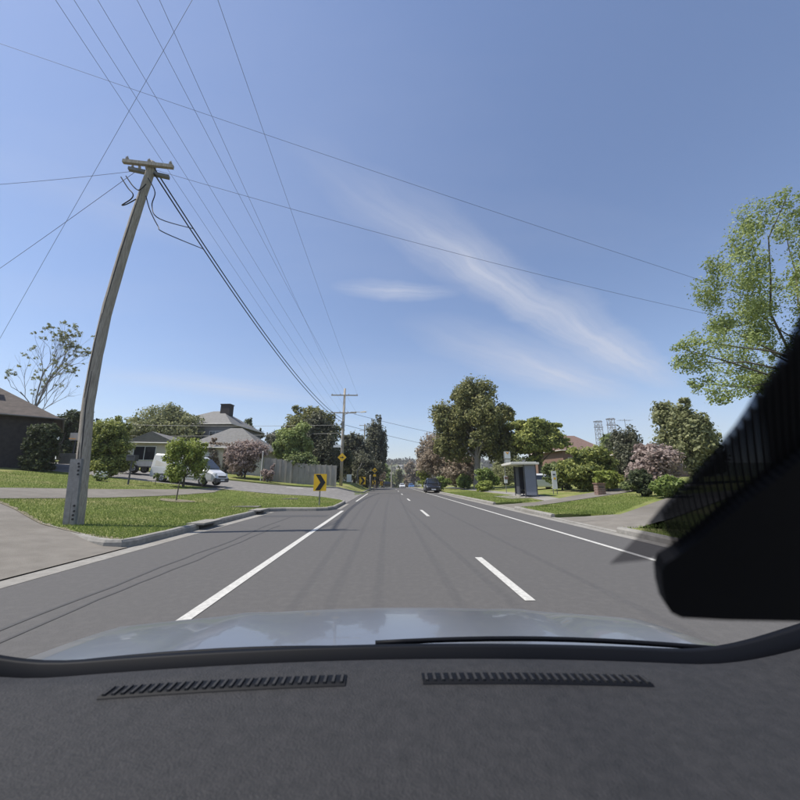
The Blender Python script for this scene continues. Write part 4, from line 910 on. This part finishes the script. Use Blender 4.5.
def car(label, loc, rz, paint, L_=4.5, suv=False, group=None, cat='car'):
    t = empty('car', loc, rz); tag(t, label, cat, group); h = 1.72 if suv else 1.46; w = .93 if suv else .88; bz = .98 if suv else .88
    a = L_ / 2
    st = [(-a, .35, .62, .80, w * .8, w * .72), (-a + .12, .24, .75, bz + .02, w * .96, w * .84), (-a + .55, .22, bz - .05, h - .12 if suv else bz + .12, w, w * .72), (-a + 1.1, .22, bz, h, w, w * .70), (-.15, .22, bz, h + .01, w, w * .70), (.35, .22, bz, h - .10, w, w * .70), (1.12, .22, bz - .02, bz + .06, w, w * .80), (a - .35, .22, bz - .12, bz - .02, w * .97, w * .82), (a - .08, .26, .62, .76, w * .88, w * .78), (a, .34, .52, .62, w * .8, w * .7)]
    loft(st, paint, t)
    for s in (-1, 1):
        side_glass(t, (-a + .75, -.22, -.22, -a + 1.1), bz + .03, h - .16, w * .985, w * .745, s); side_glass(t, (-.14, .95, .36, -.14), bz + .03, h - .18, w * .985, w * .745, s)
        for x in (-a + .82, a - .85): wheel(t, (x, s * (w - .1), .33 if not suv else .36), .33 if not suv else .36)
        MB().box((a - .16, s * w * .62, .68), (.2, .34, .15)).build('headlight', 'lamp', t, bevel=.02); MB().box((-a + .08, s * w * .68, .78), (.1, .28, .16)).build('tail_light', 'brickred', t)
        MB().box((.72, s * (w + .09), bz + .1), (.12, .2, .13)).build('mirror', paint, t, bevel=.02)
    # windscreen and rear screen follow the slopes
    MB().add([(1.02, -w * .72, bz + .10), (1.02, w * .72, bz + .10), (.42, w * .60, h - .12), (.42, -w * .60, h - .12), (1.09, -w * .72, bz + .115), (1.09, w * .72, bz + .115), (.47, w * .60, h - .095), (.47, -w * .60, h - .095)], [(3, 2, 1, 0), (4, 5, 6, 7), (0, 1, 5, 4), (1, 2, 6, 5), (2, 3, 7, 6), (3, 0, 4, 7)]).build('windscreen', 'glass', t)
    MB().box((a - .03, 0, .50), (.1, w * 1.1, .14)).build('grille', 'black', t); MB().box((a + .005, 0, .40), (.05, .5, .12)).build('number_plate', 'white', t); MB().box((-a + .02, 0, .62), (.05, .5, .12)).build('number_plate', 'white', t)
    return t
cbp = road(431.5, 492); cY = 43.5
car('black car parked facing us at the right edge of the crest', (atY(432, 481, cY).x, cY, P(cY)), -math.pi / 2 - .05, 'carblack', 4.6, True)
wp = spot(541, 34); car('white parked car glimpsed between the bus shelter and the bush', wp, .25, 'carwhite')
bc = spot(411, 112); car('blue car coming over the far end of the road', (bc.x, 112, P(112)), -math.pi / 2, 'carblue', 4.4)
dc = spot(402, 112); car('white car beyond the crest left of the blue car', (dc.x, 112, P(112) + .05), -math.pi / 2, 'carwhite', 4.4)
dc = spot(388, 108); car('dark car at the crest near the far pole', (dc.x, 108, P(108) + .25), .2, 'carblack', 4.4, True)
# white van
vn = spot(189, 28.4); van = empty('van', Vector((vn.x, vn.y, side_z(vn.x, vn.y) + .02)), -.16)
van.scale = (.94, .94, .94); van.rotation_euler[1] = .075; van['label'] = 'white delivery van parked on the side road behind the slim lime tree'; van['category'] = 'van'
a, w = 2.9, .98
loft([(-a, .45, 1.1, 2.10, w * .96, w * .86), (-a + .08, .36, 1.15, 2.24, w, w * .88), (-.2, .34, 1.15, 2.30, w, w * .88), (.75, .34, 1.15, 2.24, w, w * .86), (1.05, .34, 1.14, 2.08, w, w * .84), (1.98, .34, 1.12, 1.32, w, w * .84), (2.55, .36, .95, 1.08, w * .97, w * .82), (2.82, .40, .72, .84, w * .9, w * .76), (a, .45, .6, .68, w * .82, w * .7)], 'carwhite', van)
for s in (-1, 1):
    side_glass(van, (.55, 1.72, 1.12, .55), 1.2, 1.95, w * .985, w * .885, s)
    side_glass(van, (-1.1, .35, .35, -1.1), 1.25, 1.92, w * .985, w * .895, s); side_glass(van, (-2.6, -1.25, -1.25, -2.6), 1.25, 1.92, w * .985, w * .895, s, 'offwhite')
    for x in (-1.75, 1.85): wheel(van, (x, s * (w - .12), .36), .36, .24)
    MB().box((2.62, s * w * .72, .92), (.34, .26, .22)).build('headlight', 'lamp', van, bevel=.03); MB().box((1.55, s * (w + .14), 1.3), (.14, .24, .26)).build('mirror', 'black', van, bevel=.03)
    MB().box((-.4, s * (w + .004), .62), (4.2, .02, .1)).build('side_moulding', 'darksteel', van)
    MB().box((.45, s * (w + .003), .98), (.03, .012, 1.0)).build('door_gap', 'black', van); MB().box((.56, s * (w + .02), 1.08), (.16, .03, .04)).build('door_handle', 'darksteel', van)
MB().add([(1.98, -w * .8, 1.36), (1.98, w * .8, 1.36), (1.1, w * .76, 2.07), (1.1, -w * .76, 2.07), (2.02, -w * .8, 1.40), (2.02, w * .8, 1.40), (1.14, w * .76, 2.11), (1.14, -w * .76, 2.11)], [(3, 2, 1, 0), (4, 5, 6, 7), (0, 1, 5, 4), (1, 2, 6, 5), (2, 3, 7, 6), (3, 0, 4, 7)]).build('windscreen', 'glass', van)
MB().box((2.82, 0, .50), (.22, w * 1.84, .34)).build('bumper', 'darksteel', van, bevel=.04); MB().box((2.86, 0, .78), (.1, w * 1.0, .12)).build('grille', 'black', van); MB().box((2.94, 0, .5), (.02, .5, .12)).build('number_plate', 'white', van)
# box trailer left of the van
tr = spot(136, 32); t = empty('trailer', tr, .1); tag(t, 'pale box trailer left of the white van', 'trailer')
m = MB(); m.box((0, 0, .5), (2.3, 1.4, .08)); m.build('deck', 'darksteel', t)
for s in (-1, 1): MB().box((0, s * .7, .75), (2.3, .04, .45)).build('side_panel', 'offwhite', t); MB().box((s * 1.15, 0, .75), (.04, 1.36, .44)).build('end_panel', 'offwhite', t)
for s in (-1, 1):
    for x in (-.75, .1): wheel(t, (x, s * .85, .34), .34, .2)
MB().tube([(1.1, .4, .45), (2.2, 0, .45), (1.1, -.4, .45)], .035, 6).build('drawbar', 'darksteel', t)

# ------------------------------------------------------------------ thin spring haze
hz = MB().box((0, 700, 60), (2000, 2000, 200)).build('haze', None); hm = bpy.data.materials.new('haze_air'); hm.use_nodes = True; hz.data.materials.append(hm)
ht = hm.node_tree; ht.nodes.remove(ht.nodes['Principled BSDF']); pv = ht.nodes.new('ShaderNodeVolumePrincipled')
pv.inputs['Color'].default_value = (.93, .91, .96, 1); pv.inputs['Density'].default_value = HAZE; pv.inputs['Anisotropy'].default_value = .2
ht.links.new(pv.outputs[0], ht.nodes['Material Output'].inputs['Volume']); tag(hz, 'thin pale haze softening the far hill and towers', 'haze', kind='stuff')

# ------------------------------------------------------------------ the car that carries the camera
own = empty('camera_car', (0, 0, 0)); tag(own, 'dark blue grey bonnet and dashboard of the car we look out of', 'car')
vs, fs = [], []; NX, NY = 33, 16
for j in range(NY):
    u = j / (NY - 1)
    for i in range(NX):
        s = i / (NX - 1) * 2 - 1; half = .97 - .03 * u
        x = s * half; front = 1.62 - .10 * s * s; y = .86 + (front - .86) * u
        z = .925 - .045 * u - .035 * u ** 3 - .02 * s * s + .010 * math.exp(-((abs(s) - .55) / .06) ** 2) * (1 - u * .4) - .03 * max(0, (u - .88) / .12) ** 2
        vs.append((x, y, z))
fs = [(j * NX + i, j * NX + i + 1, (j + 1) * NX + i + 1, (j + 1) * NX + i) for j in range(NY - 1) for i in range(NX - 1)]
bo = raw('bonnet', vs, fs, 'bonnet', own, True); md = bo.modifiers.new('thick', 'SOLIDIFY'); md.thickness = .03; md.offset = -1
def across(name, prof, m, half, bow, drop, n=41, thick=0.0):
    vs = []; k = len(prof)
    for i in range(n):
        s = i / (n - 1) * 2 - 1
        for (y, z) in prof: vs.append((s * half, y - bow * s * s, z - drop * s * s))
    o = raw(name, vs, [(i * k + q, i * k + q + 1, (i + 1) * k + q + 1, (i + 1) * k + q) for i in range(n - 1) for q in range(k - 1)], m, own, True)
    return o
def across2(name, prof, m, half, bow, n=61, rise=.0, x0=-1.0, x1=1.0):
    vs = []; k = len(prof)
    for i in range(n):
        x = half * (x0 + (x1 - x0) * i / (n - 1)); a = abs(x)
        for (y, z, g_) in prof: vs.append((x, y - bow * x * x, z - .03 * x * x + rise * g_ * sm(.52, .95, a) ** 1.2))
    return raw(name, vs, [(i * k + q, i * k + q + 1, (i + 1) * k + q + 1, (i + 1) * k + q) for i in range(n - 1) for q in range(k - 1)], m, own, True)
across2('dashboard', [(-.05, .70, 0), (.04, .92, 0), (.10, .985, 0), (.20, 1.012, 0), (.40, 1.028, .1), (.58, 1.040, .4), (.66, 1.046, .7), (.70, 1.044, .9), (.715, 1.03, 1), (.72, .98, 1)], 'dash', .98, .06, rise=.09)
for q, (xa, xb) in enumerate(((-.42, -.06), (.06, .42))):
    across2('defroster_vent', [(.622, 1.0435, 0), (.624, 1.0462, 0), (.648, 1.0472, 0), (.650, 1.0445, 0)], 'blackplastic', 1.0, .06, n=25, x0=xa, x1=xb)
    m = MB()
    for e in range(28):
        x = xa + (xb - xa) * (e + .5) / 28; m.box((x, .636 - .06 * x * x, 1.0478 - .03 * x * x), (.004, .022, .003))
    m.build('vent_fins', 'dash', own)
across2('dash_seam', [(.300, 1.0185, 0), (.302, 1.0225, 0), (.305, 1.0225, 0), (.307, 1.019, 0)], 'blackplastic', .8, .06)
across2('windscreen_frit', [(.722, 1.00, 1), (.724, 1.052, 1), (.735, 1.054, 1.05), (.737, 1.0, 1.05)], 'blackplastic', .98, .06, rise=.09)
across2('cowl', [(.75, .93, .6), (.77, .985, .6), (.84, .992, .5), (.90, .975, .4), (.91, .92, .4)], 'blackplastic', .98, .06, rise=.05)
for k, (x0, x1) in enumerate(((-.70, .02), (-.02, .74))):
    wpp = [(x0 + (x1 - x0) * q / 12, .83 + .03 * k + .02 * math.sin(math.pi * q / 12) - .06 * (x0 + (x1 - x0) * q / 12) ** 2, 1.006 - .02 * (x0 + (x1 - x0) * q / 12) ** 2) for q in range(13)]
    MB().tube(wpp, [.005] * 13, 6).build('wiper', 'blackplastic', own, smooth=True)
# ribbed black fitting on the inside of the windscreen, lower right
RAKE = math.radians(47); D0 = .15
gn = Vector((0, math.sin(RAKE), math.cos(RAKE)))            # windscreen normal, outward
g0 = Vector((0, D0, CAMH))
def scr(px, py, off=0.0):
    d = Vector(ray(px, py)); t_ = (g0 - Vector((0, 0, CAMH))).dot(gn) / d.dot(gn); return Vector((0, 0, CAMH)) + d * t_ - gn * off
shd = empty('windscreen_shade', scr(720, 560)); tag(shd, 'black ribbed plastic shade with solid body inside the windscreen at lower right', 'shade')
O = scr(720, 560)
def slab(name, outline, m, off, th, parent, bevel=0.0):
    pts_ = [scr(x, y, off) - O for x, y in outline]; n_ = len(pts_); W_ = gn * -th
    mb_ = MB().add(pts_ + [q + W_ for q in pts_], [tuple(range(n_ - 1, -1, -1)), tuple(range(n_, 2 * n_))] + [(i, (i + 1) % n_, n_ + (i + 1) % n_, n_ + i) for i in range(n_)])
    return mb_.build(name, m, parent, bevel=bevel)
body = [(657, 553), (653.5, 562), (655, 578), (659, 594), (664, 602), (674, 607), (720, 609.5), (790, 611), (960, 615), (960, 330), (880, 385), (800, 440), (767, 467), (728, 497), (690, 530), (667, 547)]
slab('body', body, 'blackplastic', .0, .006, shd)
outer = [(609, 564), (622, 552), (635, 539), (648, 523), (662, 506), (678, 488), (695, 470), (715, 448), (734, 426), (746, 408), (756, 390), (767, 375), (778, 358), (789, 337), (800, 313), (840, 250), (900, 170)]
inner = [(648, 560), (657, 556), (667, 549), (679, 540), (690, 532), (702, 521), (714, 510), (728, 499), (741, 488), (754, 478), (767, 468), (783, 455), (800, 442), (820, 428), (845, 410), (880, 386), (960, 331)]
fm = bpy.data.materials.new('smoked_film'); fm.use_nodes = True; nn_ = fm.node_tree
tb_ = nn_.nodes.new('ShaderNodeBsdfTransparent'); tb_.inputs[0].default_value = (.10, .11, .135, 1); nn_.links.new(tb_.outputs[0], nn_.nodes['Material Output'].inputs[0]); M['film'] = fm
f2 = fm.copy(); f2.node_tree.nodes['Transparent BSDF'].inputs[0].default_value = (.38, .38, .40, 1)
for lo, hi, mm in ((0, 4, f2), (3, len(outer), fm)):
    vs = []
    for a, b_ in list(zip(outer, inner))[lo:hi]: vs += [scr(*a, .0) - O, scr(*b_, .0) - O]
    raw('smoked_film', vs, [(2 * i, 2 * i + 1, 2 * i + 3, 2 * i + 2) for i in range(hi - lo - 1)], mm, shd)
def along(c, u):
    u = u * (len(c) - 1); j = min(int(u), len(c) - 2); f_ = u - j; return (c[j][0] + (c[j + 1][0] - c[j][0]) * f_, c[j][1] + (c[j + 1][1] - c[j][1]) * f_)
NR = 27
def inner_y(x):
    for (xa, ya), (xb, yb) in zip(inner, inner[1:]):
        if xa <= x <= xb: return ya + (yb - ya) * (x - xa) / (xb - xa)
    return inner[-1][1]
def outer_y(x):
    for (xa, ya), (xb, yb) in zip(outer, outer[1:]):
        if xa <= x <= xb: return ya + (yb - ya) * (x - xa) / (xb - xa)
    return outer[-1][1]
NR = 38; xr = 657.0
for k in range(NR):
    step = 3.8 + 3.4 * min(1, k / 18); xr += step; p0 = (xr, outer_y(xr) - 1); lean = .42 * max(0, 1 - k / 26) ** 1.4 + .03
    x1, y1 = p0[0], p0[1]
    for _ in range(20): y1 = inner_y(x1) + 3; x1 = p0[0] + (y1 - p0[1]) * lean * .8
    side, other = [], []
    for q in range(8):
        v_ = q / 7; y = p0[1] + (y1 - p0[1]) * v_; x = p0[0] + (x1 - p0[0]) * (v_ * .5 + v_ * v_ * .5)
        hw_ = step * .30 * 1; side.append((x - hw_, y)); other.append((x + hw_, y))
    slab('rib', side + other[::-1], 'blackplastic', .0012, .0015, shd)
